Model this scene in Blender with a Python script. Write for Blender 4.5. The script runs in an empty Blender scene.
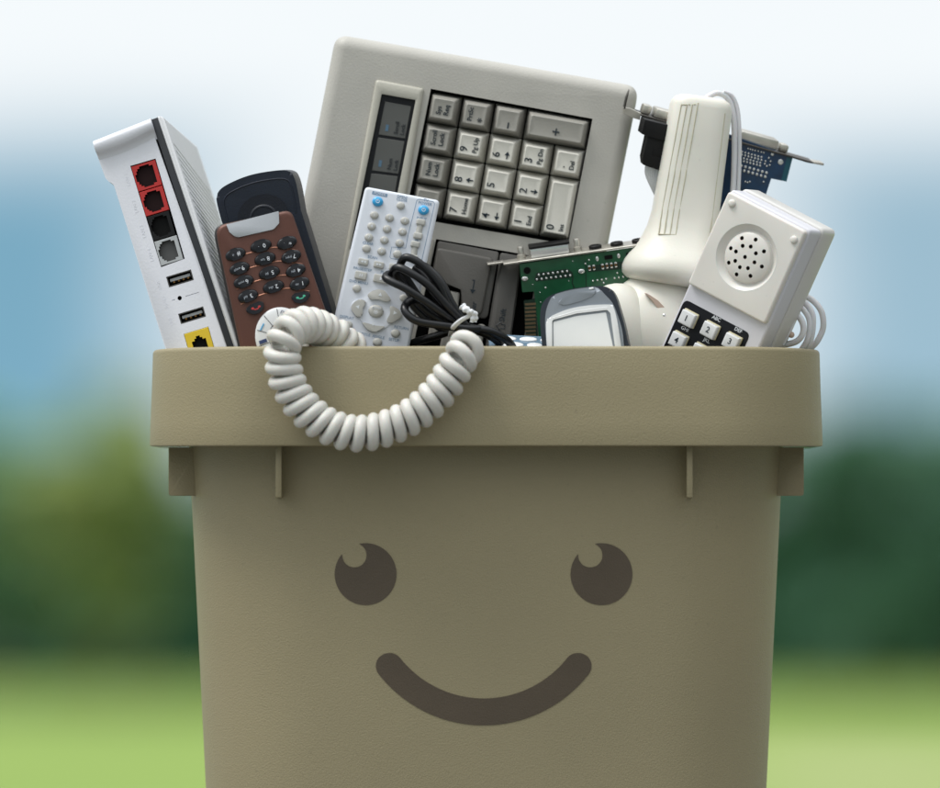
import bpy, bmesh, math, random
from mathutils import Vector, Matrix
random.seed(7)
SC = bpy.context.scene
COL = SC.collection
R = math.radians
# ---- scale of the picture: 1 photo pixel = S metres at the plane of the bin's rim; the camera is D metres in front of it
S = 0.000575; D = 5.0; CX = 470.0; HY = 650.0
EYE = 0.445                                   # height of the camera above the lawn

# ------------------------------------------------------------------ materials
def lin(c):
    c = c / 255.0
    return c / 12.92 if c <= 0.04045 else ((c + 0.055) / 1.055) ** 2.4
def hexc(h):
    return tuple(lin(int(h[i:i + 2], 16)) for i in (0, 2, 4))
def mat(name, col, rough=0.45, metal=0.0, grain=0.0, gscale=900.0, var=0.06, vscale=40.0, coat=0.0, spec=0.5, sss=0.0, dust=0.0):
    m = bpy.data.materials.new(name); m.use_nodes = True
    nt = m.node_tree; b = nt.nodes['Principled BSDF']
    c = hexc(col) if isinstance(col, str) else col
    b.inputs['Roughness'].default_value = rough
    b.inputs['Metallic'].default_value = metal
    b.inputs['Specular IOR Level'].default_value = spec
    if coat: b.inputs['Coat Weight'].default_value = coat; b.inputs['Coat Roughness'].default_value = 0.08
    if sss:
        b.inputs['Subsurface Weight'].default_value = sss
        b.inputs['Subsurface Scale'].default_value = 0.004
    tc = nt.nodes.new('ShaderNodeTexCoord')
    n = nt.nodes.new('ShaderNodeTexNoise'); n.inputs['Scale'].default_value = vscale; n.inputs['Detail'].default_value = 6
    nt.links.new(tc.outputs['Object'], n.inputs['Vector'])
    mr = nt.nodes.new('ShaderNodeMapRange')
    mr.inputs['To Min'].default_value = 1 - var; mr.inputs['To Max'].default_value = 1 + var
    mr.inputs['From Min'].default_value = 0.3; mr.inputs['From Max'].default_value = 0.7
    nt.links.new(n.outputs['Fac'], mr.inputs['Value'])
    mx = nt.nodes.new('ShaderNodeMix'); mx.data_type = 'RGBA'; mx.blend_type = 'MULTIPLY'
    mx.inputs[0].default_value = 1.0
    mx.inputs[6].default_value = (*c, 1)
    nt.links.new(mr.outputs['Result'], mx.inputs[7])
    nt.links.new(mx.outputs[2], b.inputs['Base Color'])
    out = mx.outputs[2]
    if dust:                                   # scattered small specks of dirt
        v = nt.nodes.new('ShaderNodeTexNoise'); v.inputs['Scale'].default_value = 260; v.inputs['Detail'].default_value = 2
        nt.links.new(tc.outputs['Object'], v.inputs['Vector'])
        m2 = nt.nodes.new('ShaderNodeMapRange'); m2.inputs['From Min'].default_value = 0.70; m2.inputs['From Max'].default_value = 0.78
        m2.inputs['To Max'].default_value = dust
        nt.links.new(v.outputs['Fac'], m2.inputs['Value'])
        m3 = nt.nodes.new('ShaderNodeMix'); m3.data_type = 'RGBA'
        m3.inputs[7].default_value = (0.06, 0.055, 0.045, 1)
        nt.links.new(m2.outputs['Result'], m3.inputs[0]); nt.links.new(out, m3.inputs[6])
        nt.links.new(m3.outputs[2], b.inputs['Base Color'])
    # roughness wander
    mr2 = nt.nodes.new('ShaderNodeMapRange')
    mr2.inputs['To Min'].default_value = max(0.02, rough - 0.07); mr2.inputs['To Max'].default_value = min(1, rough + 0.07)
    nt.links.new(n.outputs['Fac'], mr2.inputs['Value']); nt.links.new(mr2.outputs['Result'], b.inputs['Roughness'])
    if grain:
        g = nt.nodes.new('ShaderNodeTexNoise'); g.inputs['Scale'].default_value = gscale; g.inputs['Detail'].default_value = 3
        nt.links.new(tc.outputs['Object'], g.inputs['Vector'])
        bp = nt.nodes.new('ShaderNodeBump'); bp.inputs['Strength'].default_value = grain; bp.inputs['Distance'].default_value = 0.0004
        nt.links.new(g.outputs['Fac'], bp.inputs['Height']); nt.links.new(bp.outputs['Normal'], b.inputs['Normal'])
    return m

M = {}
def mk(key, *a, **k):
    M[key] = mat(key, *a, **k)
BINC = (0.288, 0.244, 0.143)
mk('bin_plastic', BINC, 0.5, grain=0.6, gscale=1000, var=0.05, vscale=9, dust=0.12)
mk('face_print', (0.082, 0.060, 0.038), 0.5, grain=0.4, gscale=1000, var=0.06)
mk('cord_white', 'cbc9c3', 0.42, var=0.06, vscale=60, dust=.1, sss=0.15)
mk('router_white', 'dadbe2', 0.5, grain=0.25, gscale=700, var=0.02, dust=0.12)
mk('router_grey', 'd2d3d6', 0.55, grain=0.3, var=0.03)
mk('seam_dark', '23262c', 0.5)
mk('port_red', 'b02522', 0.4)
mk('port_black', '0a0a0c', 0.4, spec=.3)
mk('port_grey', 'a9acae', 0.4)
mk('port_yellow', 'd3b524', 0.4)
mk('port_shade', '040404', 0.7, spec=.2)  # shade deep inside the ports, put into the base colour
mk('port_red_shade', '1c0304', 0.6, spec=.2)  # red socket plastic darkened to stand for the shade inside it
mk('metal', 'c9c5bc', 0.34, metal=.75, var=0.12, vscale=90)
mk('metal_dark', '5a5754', 0.35, metal=1.0, var=0.15, vscale=90)
mk('gold', '7d6a50', 0.45, metal=0.5, var=0.1)
mk('solder', 'e0e0e0', 0.25, metal=.8)
mk('copper_contact', '7a5a34', 0.4, metal=1.0)
mk('navy', '131a2a', 0.36, grain=0.25, gscale=1100, var=0.1, dust=0.1)
mk('navy_inner', '0d1220', 0.45, grain=0.3, gscale=1100)
mk('brown_shell', '5c3a30', 0.40, metal=0.35, grain=0.2, gscale=2200, var=0.06)
mk('copper_line', '9d6c58', 0.35, metal=0.5)
mk('phone_side', '2a2725', 0.4)
mk('silver_plastic', 'b4b7bc', 0.33, metal=0.45, grain=0.15, gscale=2500)
mk('navy_key', '070a12', 0.2, spec=.4, coat=0.25)
mk('ink_white', 'd8dce2', 0.5)
mk('ink_pale', 'a9b0ba', 0.5)
mk('port_shadow', '4c4c4c', 0.6)  # shaded inside of the grey socket, set by colour
mk('ink_red', 'b83434', 0.5)
mk('ink_green', '4bb091', 0.5)
mk('ink_cyan', '4fa8d8', 0.5)
mk('ink_blue', '2d3c66', 0.5)
mk('pad_white', 'd9dadb', 0.35)
mk('case_beige', 'b0ada6', 0.5, grain=0.35, gscale=800, var=0.04, dust=0.15)
mk('bezel_beige', 'b2afa4', 0.5, grain=0.3, gscale=600, var=0.03)
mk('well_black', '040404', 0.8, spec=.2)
mk('key_light', 'cbc8bf', 0.45, grain=0.2, gscale=900, var=0.02, dust=0.12)
mk('key_dark', '95928b', 0.45, grain=0.2, gscale=900, var=0.02, dust=0.12)
mk('key_big', '605d59', 0.5, grain=0.25, gscale=900, var=0.03, dust=0.1)
mk('legend', '16242f', 0.5)
mk('lcd_grey', '565654', 0.35, var=0.03)
mk('lcd_frame', '101116', 0.45, spec=.3)
mk('remote_white', 'd3d7e0', 0.45, var=0.015, grain=0.15, dust=0.08)
mk('button_grey', 'b3b2ad', 0.4, var=0.03)
mk('button_blue', '2f9fd8', 0.3, coat=0.4)
mk('lamp_blue', '4d6a80', 0.5)
mk('print_blue', '7d94ac', 0.5)
mk('cable_black', '0a0b0f', 0.33, spec=.45)
mk('tie_white', 'd9dbdf', 0.3)
mk('pcb_green', '0d4f30', 0.35, var=0.22, vscale=130, coat=0.3)
mk('pcb_dark', '0a2a1d', 0.4)
mk('pcb_blue', '0e3658', 0.35, var=0.25, vscale=130, coat=0.3)
mk('pcb_teal', '0d5262', 0.4, coat=0.3)
mk('black_plastic', '0a0a0c', 0.55, grain=0.2, spec=.3)
mk('ribbon', 'd5d7da', 0.5, var=0.08)
mk('pda_blue', '8b9199', 0.36, metal=0.3, grain=0.2, gscale=1800, var=0.05)
mk('pda_dark', '262c36', 0.4)
mk('chrome', 'eff0f2', 0.2, metal=0.1)
mk('screen_grey', 'eef0f2', 0.3, coat=0.5, var=0.03)
mk('pattern_blue', '6d8498', 0.25, coat=0.6)
mk('joy_cream', 'dad7cd', 0.4, grain=0.12, var=0.02, sss=0.1, dust=0.08)
mk('joy_groove', 'b3ae97', 0.6)
mk('slot_red', 'c4ac9c', 0.5)
mk('toy_white', 'd8d4ce', 0.33, var=0.05, vscale=25, dust=.15, sss=0.1)
mk('toy_lilac', 'cccbd2', 0.35, var=0.02)
mk('toy_back', 'cbc9c6', 0.3, var=0.02)
mk('toy_black', '0b0c14', 0.45, spec=.3)
mk('toy_key', 'd6d7d9', 0.3)
mk('toy_key_base', 'cfc7a6', 0.4)
mk('hole_dark', '2a1d10', 0.8)
mk('cable_white', 'd8d8db', 0.35, sss=0.1, dust=0.1)

# ------------------------------------------------------------------ frames: a local picture plane for each device
class Frame:
    """local x right, y up, z towards the viewer, in photo pixels; set at depth Y (mm behind the rim), turned clockwise by ang."""
    def __init__(s, px, py, Ymm, ang=0, yaw=0, pitch=0):
        Y = Ymm / 1000.0
        s.k = S * (D + Y) / D
        s.o = (px, py)
        s.pos = Vector(((px - CX) * s.k, Y, EYE + (HY - py) * s.k))
        B = Matrix(((1, 0, 0), (0, 0, -1), (0, 1, 0)))
        s.R = Matrix.Rotation(-R(ang), 3, 'Z') @ Matrix.Rotation(R(yaw), 3, 'Y') @ Matrix.Rotation(R(pitch), 3, 'X')
        s.M = Matrix.Translation(s.pos) @ (B @ s.R).to_4x4()
    def l(s, px, py, h=0.0):
        dx = px - s.o[0] - s.R[0][2] * h; dy = -(py - s.o[1]) - s.R[1][2] * h
        a, b, c, d = s.R[0][0], s.R[0][1], s.R[1][0], s.R[1][1]
        det = a * d - b * c
        return ((d * dx - b * dy) / det, (a * dy - c * dx) / det)
    def ls(s, pts, h=0.0):
        return [s.l(x, y, h) for x, y in pts]

def Z(x0, y0, sc):
    """turns a position read in an enlargement into photo pixels"""
    return lambda *p: [(x0 + a / sc, y0 + b / sc) for a, b in p]

def rpoly(pts, r, n=5):
    """polygon with rounded corners"""
    out = []; N = len(pts)
    for i in range(N):
        p = Vector(pts[i]); a = Vector(pts[i - 1]); b = Vector(pts[(i + 1) % N])
        ri = r[i] if isinstance(r, (list, tuple)) else r
        u = (a - p); v = (b - p)
        if ri <= 0: out.append(tuple(p)); continue
        ang = u.angle(v); t = min(ri / math.tan(ang / 2), u.length * 0.49, v.length * 0.49)
        p0 = p + u.normalized() * t; p1 = p + v.normalized() * t
        for k in range(n + 1):
            w = k / n
            q = p0 * (1 - w) ** 2 + p * 2 * w * (1 - w) + p1 * w ** 2
            out.append((q.x, q.y))
    return out
def ellipse(cx, cy, rx, ry, n=24, rot=0):
    c, s_ = math.cos(R(rot)), math.sin(R(rot))
    return [(cx + rx * math.cos(t) * c - ry * math.sin(t) * s_, cy + rx * math.cos(t) * s_ + ry * math.sin(t) * c) for t in [2 * math.pi * i / n for i in range(n)]]
def rect(cx, cy, w, h, rot=0):
    c, s_ = math.cos(R(rot)), math.sin(R(rot))
    return [(cx + x * c - y * s_, cy + x * s_ + y * c) for x, y in ((-w / 2, -h / 2), (w / 2, -h / 2), (w / 2, h / 2), (-w / 2, h / 2))]
def ccw(p):
    a = sum(p[i - 1][0] * p[i][1] - p[i][0] * p[i - 1][1] for i in range(len(p)))
    return list(p) if a > 0 else list(p)[::-1]
def spline(pts, n=12, closed=False):
    P = [Vector(p) for p in pts]; out = []; N = len(P)
    rng = range(N) if closed else range(N - 1)
    for i in rng:
        if closed: p0, p1, p2, p3 = P[i - 1], P[i], P[(i + 1) % N], P[(i + 2) % N]
        else: p0, p1, p2, p3 = P[max(i - 1, 0)], P[i], P[i + 1], P[min(i + 2, N - 1)]
        for k in range(n):
            t = k / n
            out.append(0.5 * ((2 * p1) + (p2 - p0) * t + (2 * p0 - 5 * p1 + 4 * p2 - p3) * t * t + (3 * p1 - p0 - 3 * p2 + p3) * t ** 3))
    if not closed: out.append(P[-1])
    return out

# ------------------------------------------------------------------ mesh builder
def inset(P, d):
    P = ccw(P); out = []
    for i in range(len(P)):
        a, p, b = Vector(P[i - 1]), Vector(P[i]), Vector(P[(i + 1) % len(P)]); u, v = (p - a).normalized(), (b - p).normalized()
        n1, n2 = Vector((-u.y, u.x)), Vector((-v.y, v.x)); q = p + (n1 + n2) * (d / max(.2, 1 + n1.dot(n2))); out.append((q.x, q.y))
    return out

class MB:
    def __init__(s): s.v = []; s.f = []; s.m = []; s.mats = []
    def mi(s, key):
        if key not in s.mats: s.mats.append(key)
        return s.mats.index(key)
    def add(s, vs, fs, key, top=None):
        o = len(s.v); i = s.mi(key)
        s.v += [tuple(v) for v in vs]
        for f in fs: s.f.append([o + a for a in f]); s.m.append(i)
    def addbm(s, bm, key):
        bm.verts.ensure_lookup_table(); bm.verts.index_update()
        s.add([v.co for v in bm.verts], [[v.index for v in f.verts] for f in bm.faces], key); bm.free()
    def prism(s, pts, z0, z1, key, bev=0, seg=3, back=0, prof=0.5, shift=(0, 0)):
        """outline extruded from z0 (back) to z1 (front), front edge rounded by bev"""
        pts = ccw(pts); bm = bmesh.new(); n = len(pts)
        a = [bm.verts.new((x, y, z0)) for x, y in pts]; b = [bm.verts.new((x + shift[0], y + shift[1], z1)) for x, y in pts]
        bm.faces.new(b); bm.faces.new(a[::-1])
        for i in range(n): bm.faces.new((a[i], a[(i + 1) % n], b[(i + 1) % n], b[i]))
        if bev:
            ed = [e for e in bm.edges if all(abs(v.co.z - z1) < 1e-6 for v in e.verts)]
            bmesh.ops.bevel(bm, geom=ed, offset=bev, segments=seg, profile=prof, affect='EDGES', clamp_overlap=True)
        if back:
            ed = [e for e in bm.edges if all(abs(v.co.z - z0) < 1e-6 for v in e.verts)]
            bmesh.ops.bevel(bm, geom=ed, offset=back, segments=seg, profile=0.5, affect='EDGES', clamp_overlap=True)
        s.addbm(bm, key); return s
    def slab(s, poly, r, z0, z1, key, bev, seg=5, back=0, n=6):
        """rounded polygon with a true quarter-round front edge (and back edge)"""
        poly = ccw(poly); rr = r if isinstance(r, (list, tuple)) else [r] * len(poly); rings = []
        def ring(d, z):
            rings.append([(x, y, z) for x, y in rpoly(inset(poly, d), [max(q - d, .4) for q in rr], n)])
        if back:
            for i in range(seg): a = math.pi / 2 * i / seg; ring(back * (1 - math.sin(a)), z0 + back * (1 - math.cos(a)))
        ring(0, z0 + back)
        for i in range(seg + 1): a = math.pi / 2 * i / seg; ring(bev * (1 - math.cos(a)), z1 - bev + bev * math.sin(a))
        return s.loft(rings, key)
    def box(s, x0, x1, y0, y1, z0, z1, key, bev=0, seg=2):
        bm = bmesh.new()
        bmesh.ops.create_cube(bm, size=1)
        for v in bm.verts:
            v.co = Vector((x0 if v.co.x < 0 else x1, y0 if v.co.y < 0 else y1, z0 if v.co.z < 0 else z1))
        if bev: bmesh.ops.bevel(bm, geom=list(bm.edges), offset=bev, segments=seg, profile=0.5, affect='EDGES', clamp_overlap=True)
        s.addbm(bm, key); return s
    def keycap(s, cx, cy, w, h, z0, z1, key, inx=4, iny=4, sx=0, sy=0, top=None, bev=1.2, dish=0.8):
        """a sculpted key: wide base, smaller dished top"""
        top = top or key
        bot = rpoly(rect(cx, cy, w, h), 1.6, 3); tp = rpoly(rect(cx + sx, cy + sy, w - 2 * inx, h - 2 * iny), 2.2, 3)
        tq = rpoly(rect(cx + sx, cy + sy, w - 2 * inx - 2.0, h - 2 * iny - 2.0), 1.8, 3)
        tr = rpoly(rect(cx + sx, cy + sy, w - 2 * inx - 8, h - 2 * iny - 8), 1.5, 3)
        n = len(bot); vs = [(x, y, z0) for x, y in bot] + [(x, y, z0 + (z1 - z0) * 0.12) for x, y in rpoly(rect(cx, cy, w, h), 1.6, 3)]
        vs += [(x, y, z1 - 0.7) for x, y in tp] + [(x, y, z1) for x, y in tq] + [(x, y, z1 - dish) for x, y in tr]
        fs = []
        for L in range(2):
            for i in range(n): fs.append((L * n + i, L * n + (i + 1) % n, (L + 1) * n + (i + 1) % n, (L + 1) * n + i))
        s.add(vs, fs, key)
        f2 = []
        for L in (2, 3):
            for i in range(n): f2.append((L * n + i, L * n + (i + 1) % n, (L + 1) * n + (i + 1) % n, (L + 1) * n + i))
        f2.append(list(range(4 * n, 5 * n)))
        s.add(vs, f2, top); return s
    def lathe(s, prof, cx, cy, key, n=32, sx=1, sy=1, rot=0):
        """profile of (radius, z) turned about the local z axis"""
        vs = []; fs = []; c, sn = math.cos(R(rot)), math.sin(R(rot))
        for r, z in prof:
            for i in range(n):
                t = 2 * math.pi * i / n; x, y = r * sx * math.cos(t), r * sy * math.sin(t)
                vs.append((cx + x * c - y * sn, cy + x * sn + y * c, z))
        for j in range(len(prof) - 1):
            for i in range(n): fs.append((j * n + i, j * n + (i + 1) % n, (j + 1) * n + (i + 1) % n, (j + 1) * n + i))
        if prof[-1][0] > 1e-6: fs.append([(len(prof) - 1) * n + i for i in range(n)])
        s.add(vs, fs, key); return s
    def dome(s, cx, cy, rx, ry, z0, z1, key, rot=0, n=24, e=0.75):
        """rounded push button"""
        prof = [(1.0, z0), (1.0, z0 + (z1 - z0) * 0.35)]
        for t in (15, 30, 45, 60, 75, 88): prof.append((math.cos(R(t)) ** e, z0 + (z1 - z0) * (0.35 + 0.65 * math.sin(R(t)))))
        return s.lathe(prof, cx, cy, key, n, rx, ry, rot)
    def tube(s, path, r, key, n=10, closed=False, cap=True, flat=1.0):
        P = [Vector(p) for p in path]; N = len(P); vs = []; fs = []
        T = [(P[(i + 1) % N] - P[i - 1]).normalized() if closed or 0 < i < N - 1 else ((P[1] - P[0]) if i == 0 else (P[-1] - P[-2])).normalized() for i in range(N)]
        up = Vector((0, 0, 1)) if abs(T[0].z) < 0.9 else Vector((1, 0, 0))
        u = (up - T[0] * up.dot(T[0])).normalized()
        for i in range(N):
            u = (u - T[i] * u.dot(T[i])).normalized(); w = T[i].cross(u)
            ri = r(i / max(N - 1, 1)) if callable(r) else r
            for k in range(n):
                a = 2 * math.pi * k / n; vs.append(P[i] + u * (math.cos(a) * ri * flat) + w * (math.sin(a) * ri))
        for i in range(N if closed else N - 1):
            j = (i + 1) % N
            for k in range(n): fs.append((i * n + k, i * n + (k + 1) % n, j * n + (k + 1) % n, j * n + k))
        if cap and not closed: fs.append(list(range(n))[::-1]); fs.append([(N - 1) * n + k for k in range(n)])
        s.add(vs, fs, key); return s
    def text(s, body, x, y, z, size, key, rot=0, align='CENTER', bold=0.0, d=0.25, sx=1.0):
        c = bpy.data.curves.new('lettering', 'FONT'); c.body = body; c.size = size; c.align_x = align; c.align_y = 'CENTER'
        c.offset = bold; c.extrude = d; c.resolution_u = 3
        o = bpy.data.objects.new('lettering', c); me = o.to_mesh()
        cs, sn = math.cos(R(rot)), math.sin(R(rot))
        vs = [(x + v.co.x * sx * cs - v.co.y * sn, y + v.co.x * sx * sn + v.co.y * cs, z + v.co.z) for v in me.vertices]
        s.add(vs, [list(p.vertices) for p in me.polygons], key)
        o.to_mesh_clear(); bpy.data.objects.remove(o); bpy.data.curves.remove(c); return s
    def loft(s, rings, key, cap0=True, cap1=True):
        n = len(rings[0]); vs = [p for r in rings for p in r]; fs = []
        for j in range(len(rings) - 1):
            for i in range(n): fs.append((j * n + i, j * n + (i + 1) % n, (j + 1) * n + (i + 1) % n, (j + 1) * n + i))
        if cap0: fs.append(list(range(n))[::-1])
        if cap1: fs.append([(len(rings) - 1) * n + i for i in range(n)])
        s.add(vs, fs, key); return s
    def mesh(s, name, k=1.0, smooth=35):
        me = bpy.data.meshes.new(name)
        me.from_pydata([(a * k, b * k, c * k) for a, b, c in s.v], [], s.f)
        for key in s.mats: me.materials.append(M[key])
        me.polygons.foreach_set('material_index', s.m)
        bm = bmesh.new(); bm.from_mesh(me); bmesh.ops.recalc_face_normals(bm, faces=bm.faces); bm.to_mesh(me); bm.free()
        if smooth is not None:
            me.polygons.foreach_set('use_smooth', [True] * len(me.polygons))
            me.set_sharp_from_angle(angle=R(smooth))
        me.update(); return me
    def build(s, name, k, parent=None, cut=None, smooth=35):
        me = s.mesh(name, k, smooth if cut is None else None)
        o = bpy.data.objects.new(name, me); COL.objects.link(o)
        if cut is not None:                    # real recesses: subtract the cutter
            cut.mats = list(s.mats) + [x for x in cut.mats if x not in s.mats] if False else cut.mats
            cm = cut.mesh('cutter', k, None); co = bpy.data.objects.new('cutter', cm); COL.objects.link(co)
            md = o.modifiers.new('cut', 'BOOLEAN'); md.object = co; md.operation = 'DIFFERENCE'; md.solver = 'EXACT'
            md.material_mode = 'TRANSFER'
            dg = bpy.context.evaluated_depsgraph_get(); dg.update()
            me2 = bpy.data.meshes.new_from_object(o.evaluated_get(dg), preserve_all_data_layers=True, depsgraph=dg)
            o.modifiers.clear(); o.data = me2; me2.name = name
            bpy.data.objects.remove(co)
            me2.polygons.foreach_set('use_smooth', [True] * len(me2.polygons)); me2.set_sharp_from_angle(angle=R(smooth or 35)); me2.update()
        if parent: o.parent = parent
        return o

def thing(name, label, cat, fr=None, group=None):
    o = bpy.data.objects.new(name, None); COL.objects.link(o); o.empty_display_size = 0.02
    if fr is not None: o.matrix_world = fr.M
    return tag(o, label, cat, group)
def tag(o, label, cat, group=None):
    o['label'] = label; o['category'] = cat; o['kind'] = 'thing'
    if group: o['group'] = group
    return o
def struct(o, kind='structure'):
    o['kind'] = kind; return o
# ------------------------------------------------------------------ settings of the place
GRASS0, GRASS1 = (.15, .24, .045, 1), (.24, .33, .07, 1)
LEAF_OLIVE = ((.25, .34, .10), (.35, .40, .13)); LEAF_DARK = ((.042, .145, .078), (.068, .18, .095)); LEAF_MID = ((.14, .30, .17), (.18, .34, .18))
TREES = [('olive green tree standing left of the bin', 115, 76, 1.0, 2.95, 3, 'leaf_olive', .2), ('dark bluish green tree at the left edge of the view', -30, 80, 1.05, 2.85, 4, 'leaf_mid', .15),
         ('dark green tree standing close right of the bin', 850, 77, 1.05, 2.8, 5, 'leaf_dark', .12), ('lower dark green tree at the right edge of the view', 985, 79, 1.0, 2.65, 6, 'leaf_dark', .12)]
HEDGE = (83.0, 40.0, 2.35)
SUN = (-111.0, 63.0); SUN_E = 1.5; SUN_A = 25.0
SKY_LIFT = 0.25; SKY_TINT = (.50, .92, .84, 1)
CLOUD_NOISE = 0.012; CLOUD_Z0, CLOUD_Z1 = 0.047, 0.065; BANK = (0.003, .042, .04, .06)
CLOUD_L0, CLOUD_L1, CLOUD_FAR = 1.2, 13.0, 7.6
APER = 0.07; EXPO = 0.37
# ================================================================== THE BIN
BF = Frame(486.5, HY + EYE / S, 0)
BY = EYE / S                                     # local y of the eye level
def rring(hx, hy, cy, r, y, bow=0.0, n=10, m=16):
    """horizontal outline: rounded rectangle, front (towards +z) and back bowed outwards; z measured towards viewer, cy = centre"""
    pts = []
    for (sx, sz) in ((1, 1), (-1, 1), (-1, -1), (1, -1)):
        ccx, ccz = sx * (hx - r), sz * (hy - r)
        st = {(1, 1): 0, (-1, 1): 90, (-1, -1): 180, (1, -1): 270}[(sx, sz)]
        for i in range(n + 1):
            a = R(st + 90 * i / n); pts.append((ccx + r * math.cos(a), ccz + r * math.sin(a)))
        # straight run to the next corner
        nx, nz = {(1, 1): (-1, 1), (-1, 1): (-1, -1), (-1, -1): (1, -1), (1, -1): (1, 1)}[(sx, sz)]
        a = R(st + 90)
        p0 = pts[-1]; p1 = (nx * (hx - r) + r * math.cos(a), nz * (hy - r) + r * math.sin(a))
        for i in range(1, m): pts.append((p0[0] + (p1[0] - p0[0]) * i / m, p0[1] + (p1[1] - p0[1]) * i / m))
    out = []
    for x, z in pts:
        t = max(0.0, 1 - (x / hx) ** 2)
        w = max(0.0, min(1.0, abs(z) / hy))
        z2 = z + math.copysign(bow * t * w * w, z)
        out.append((x, y, cy + z2))
    return out
ZB = -290.0                                       # centre of the bin in depth (px)
def body_dim(y):
    """half width, half depth, corner radius and bow of the wall at height y above the lawn (px)"""
    t = (BY + 204 - y) / 342.0                    # 0 under the rim, 1 at the lower edge of the picture
    return 303.0 - 16.5 * t, 226.0 - 11.0 * t, 118.0 - 4 * t, 20.0
def front_z(x, y):
    hx, hy, r, bow = body_dim(y)
    return ZB + hy + bow * max(0.0, 1 - (x / hx) ** 2)
bin_ = thing('waste_bin', 'olive beige plastic bin with a printed smiling face, full of old electronics', 'bin', BF)
kB = BF.k
mb = MB(); rings = []
ys = [0, 4, 14] + [14 + (BY + 210 - 14) * i / 24 for i in range(1, 25)]
for i, y in enumerate(ys):
    hx, hy, r, bow = body_dim(y); c = {0: 12, 1: 4}.get(i, 0)
    rings.append(rring(hx - c, hy - c, ZB, r - c / 2, y, bow))
top = BY + 296
hx, hy, r, bow = body_dim(BY + 210)
rings.append(rring(hx - 2, hy - 2, ZB, r, top, bow))
for y in (top, BY + 150, 60, 12):
    hx, hy, r, bow = body_dim(y if y < top else BY + 210)
    rings.append(rring(hx - 8, hy - 8, ZB, r - 6, y, bow))
mb.loft(rings, 'bin_plastic'); mb.build('body', kB, bin_)
# rim: a deep skirt folded over the top edge
y0, y1 = BY + 204, BY + 304
def rim_ring(o, y):                               # the skirt gets a little shallower towards the back
    return [(a, b + (-c * .021 if b < y0 + 10 else 0), c) for a, b, c in rring(340.5 + o, 274 + o, ZB, 112 + o, y, 16.0)]
mb = MB(); rings = []
prof = [(-5, y0 + 0.0), (-1.0, y0), (0.6, y0 + 0.8), (0.9, y0 + 2.2), (0.2, y0 + 25), (-1.2, y0 + 60), (-2.2, y1 - 4), (-2.6, y1 - 2), (-3.6, y1 - 0.7), (-5.2, y1),
        (-46, y1), (-47, y1 - 3), (-47, y1 - 9), (-9, y1 - 9), (-7.5, y1 - 12), (-6, y0 + 6), (-5, y0)]
for o, y in prof: rings.append(rim_ring(o, y))
mb.loft(rings, 'bin_plastic', False, False); mb.build('rim', kB, bin_)
# stiffening ribs under the rim: two in front, others round the sides and back
def rib(x0, x1, z0, z1, ya, yb):
    m = MB(); m.box(min(x0, x1), max(x0, x1), ya, yb, min(z0, z1), max(z0, z1), 'bin_plastic', 0.8, 2)
    return m.build('rib', kB, bin_)
ya, yb = BY + 153, BY + 206
for px in (278.0, 690.3):
    x = px - 486.5; z = front_z(x, BY + 180)
    rib(x - 3, x + 3, z - 6, z + 31, ya, yb)
    rib(x - 3, x + 3, 2 * ZB - z + 6, 2 * ZB - z - 25, ya, yb)
for sx in (-1, 1):
    for z, ya in ((ZB + 138, BY + 156), (ZB - 120, BY + 172)):
        m = MB(); xx = 292 * sx; ex = 323 * sx
        m.prism(rpoly([(xx, yb), (xx, ya + 1), (ex, ya + 1), (ex, yb)], [0, 0, 3, 0]), z - 3.5, z + 3.5, 'bin_plastic', 0.8, 2)
        m.build('rib', kB, bin_)
# the printed face
def decal(name, pts):
    m = MB(); pts = ccw(pts); bm = bmesh.new()
    vs = [bm.verts.new((x, y, 0)) for x, y in pts]
    f = bm.faces.new(vs); bm.normal_update(); bmesh.ops.triangulate(bm, faces=[f], ngon_method='EAR_CLIP')
    bm.verts.index_update()
    n = len(pts); vv = [(v.co.x, v.co.y, front_z(v.co.x, v.co.y) + 0.55) for v in bm.verts]; ff = [[v.index for v in f.verts] for f in bm.faces]
    bm.free()
    vv += [(x, y, z - 1.2) for x, y, z in vv[:n]]
    ff += [(i, (i + 1) % n, n + (i + 1) % n, n + i) for i in range(n)]
    m.add(vv, ff, 'face_print'); return m.build(name, kB, bin_, smooth=35)
def fpt(px, py):                                  # photo position on the bin's front wall -> local
    for _ in range(3):
        zz = front_z((px - 486.5), BY + HY - py); k = (D - zz * S) / D
        x = ((px - CX) * k) + CX - 486.5; y = BY + (HY - py) * k
    return x, y
for ex in (365.6, 601.5):
    A = []; rr, br = 30.9, 12.2; bx, by = ex - 11.2, 574 - 18.9
    d = math.hypot(bx - ex, by - 574)
    inside = lambda x, y: math.hypot(x - bx, y - by) < br
    big = [(ex + rr * math.cos(R(a)), 574 + rr * math.sin(R(a))) for a in range(0, 360, 3)]
    st = next(i for i in range(120) if inside(*big[i - 1]) and not inside(*big[i]))
    outp = [big[(st + i) % 120] for i in range(120)]; outp = [p for p in outp if not inside(*p)]
    # inner edge of the highlight, from the last outline point back to the first
    a0 = math.atan2(outp[-1][1] - by, outp[-1][0] - bx); a1 = math.atan2(outp[0][1] - by, outp[0][0] - bx)
    while a1 > a0: a1 -= 2 * math.pi
    mid = (a0 + a1) / 2
    if math.hypot(bx + br * math.cos(mid) - ex, by + br * math.sin(mid) - 574) > rr: a1 += 2 * math.pi
    arc = [(bx + br * math.cos(a0 + (a1 - a0) * i / 40), by + br * math.sin(a0 + (a1 - a0) * i / 40)) for i in range(41)]
    decal('eye', [fpt(*p) for p in outp + arc])
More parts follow.
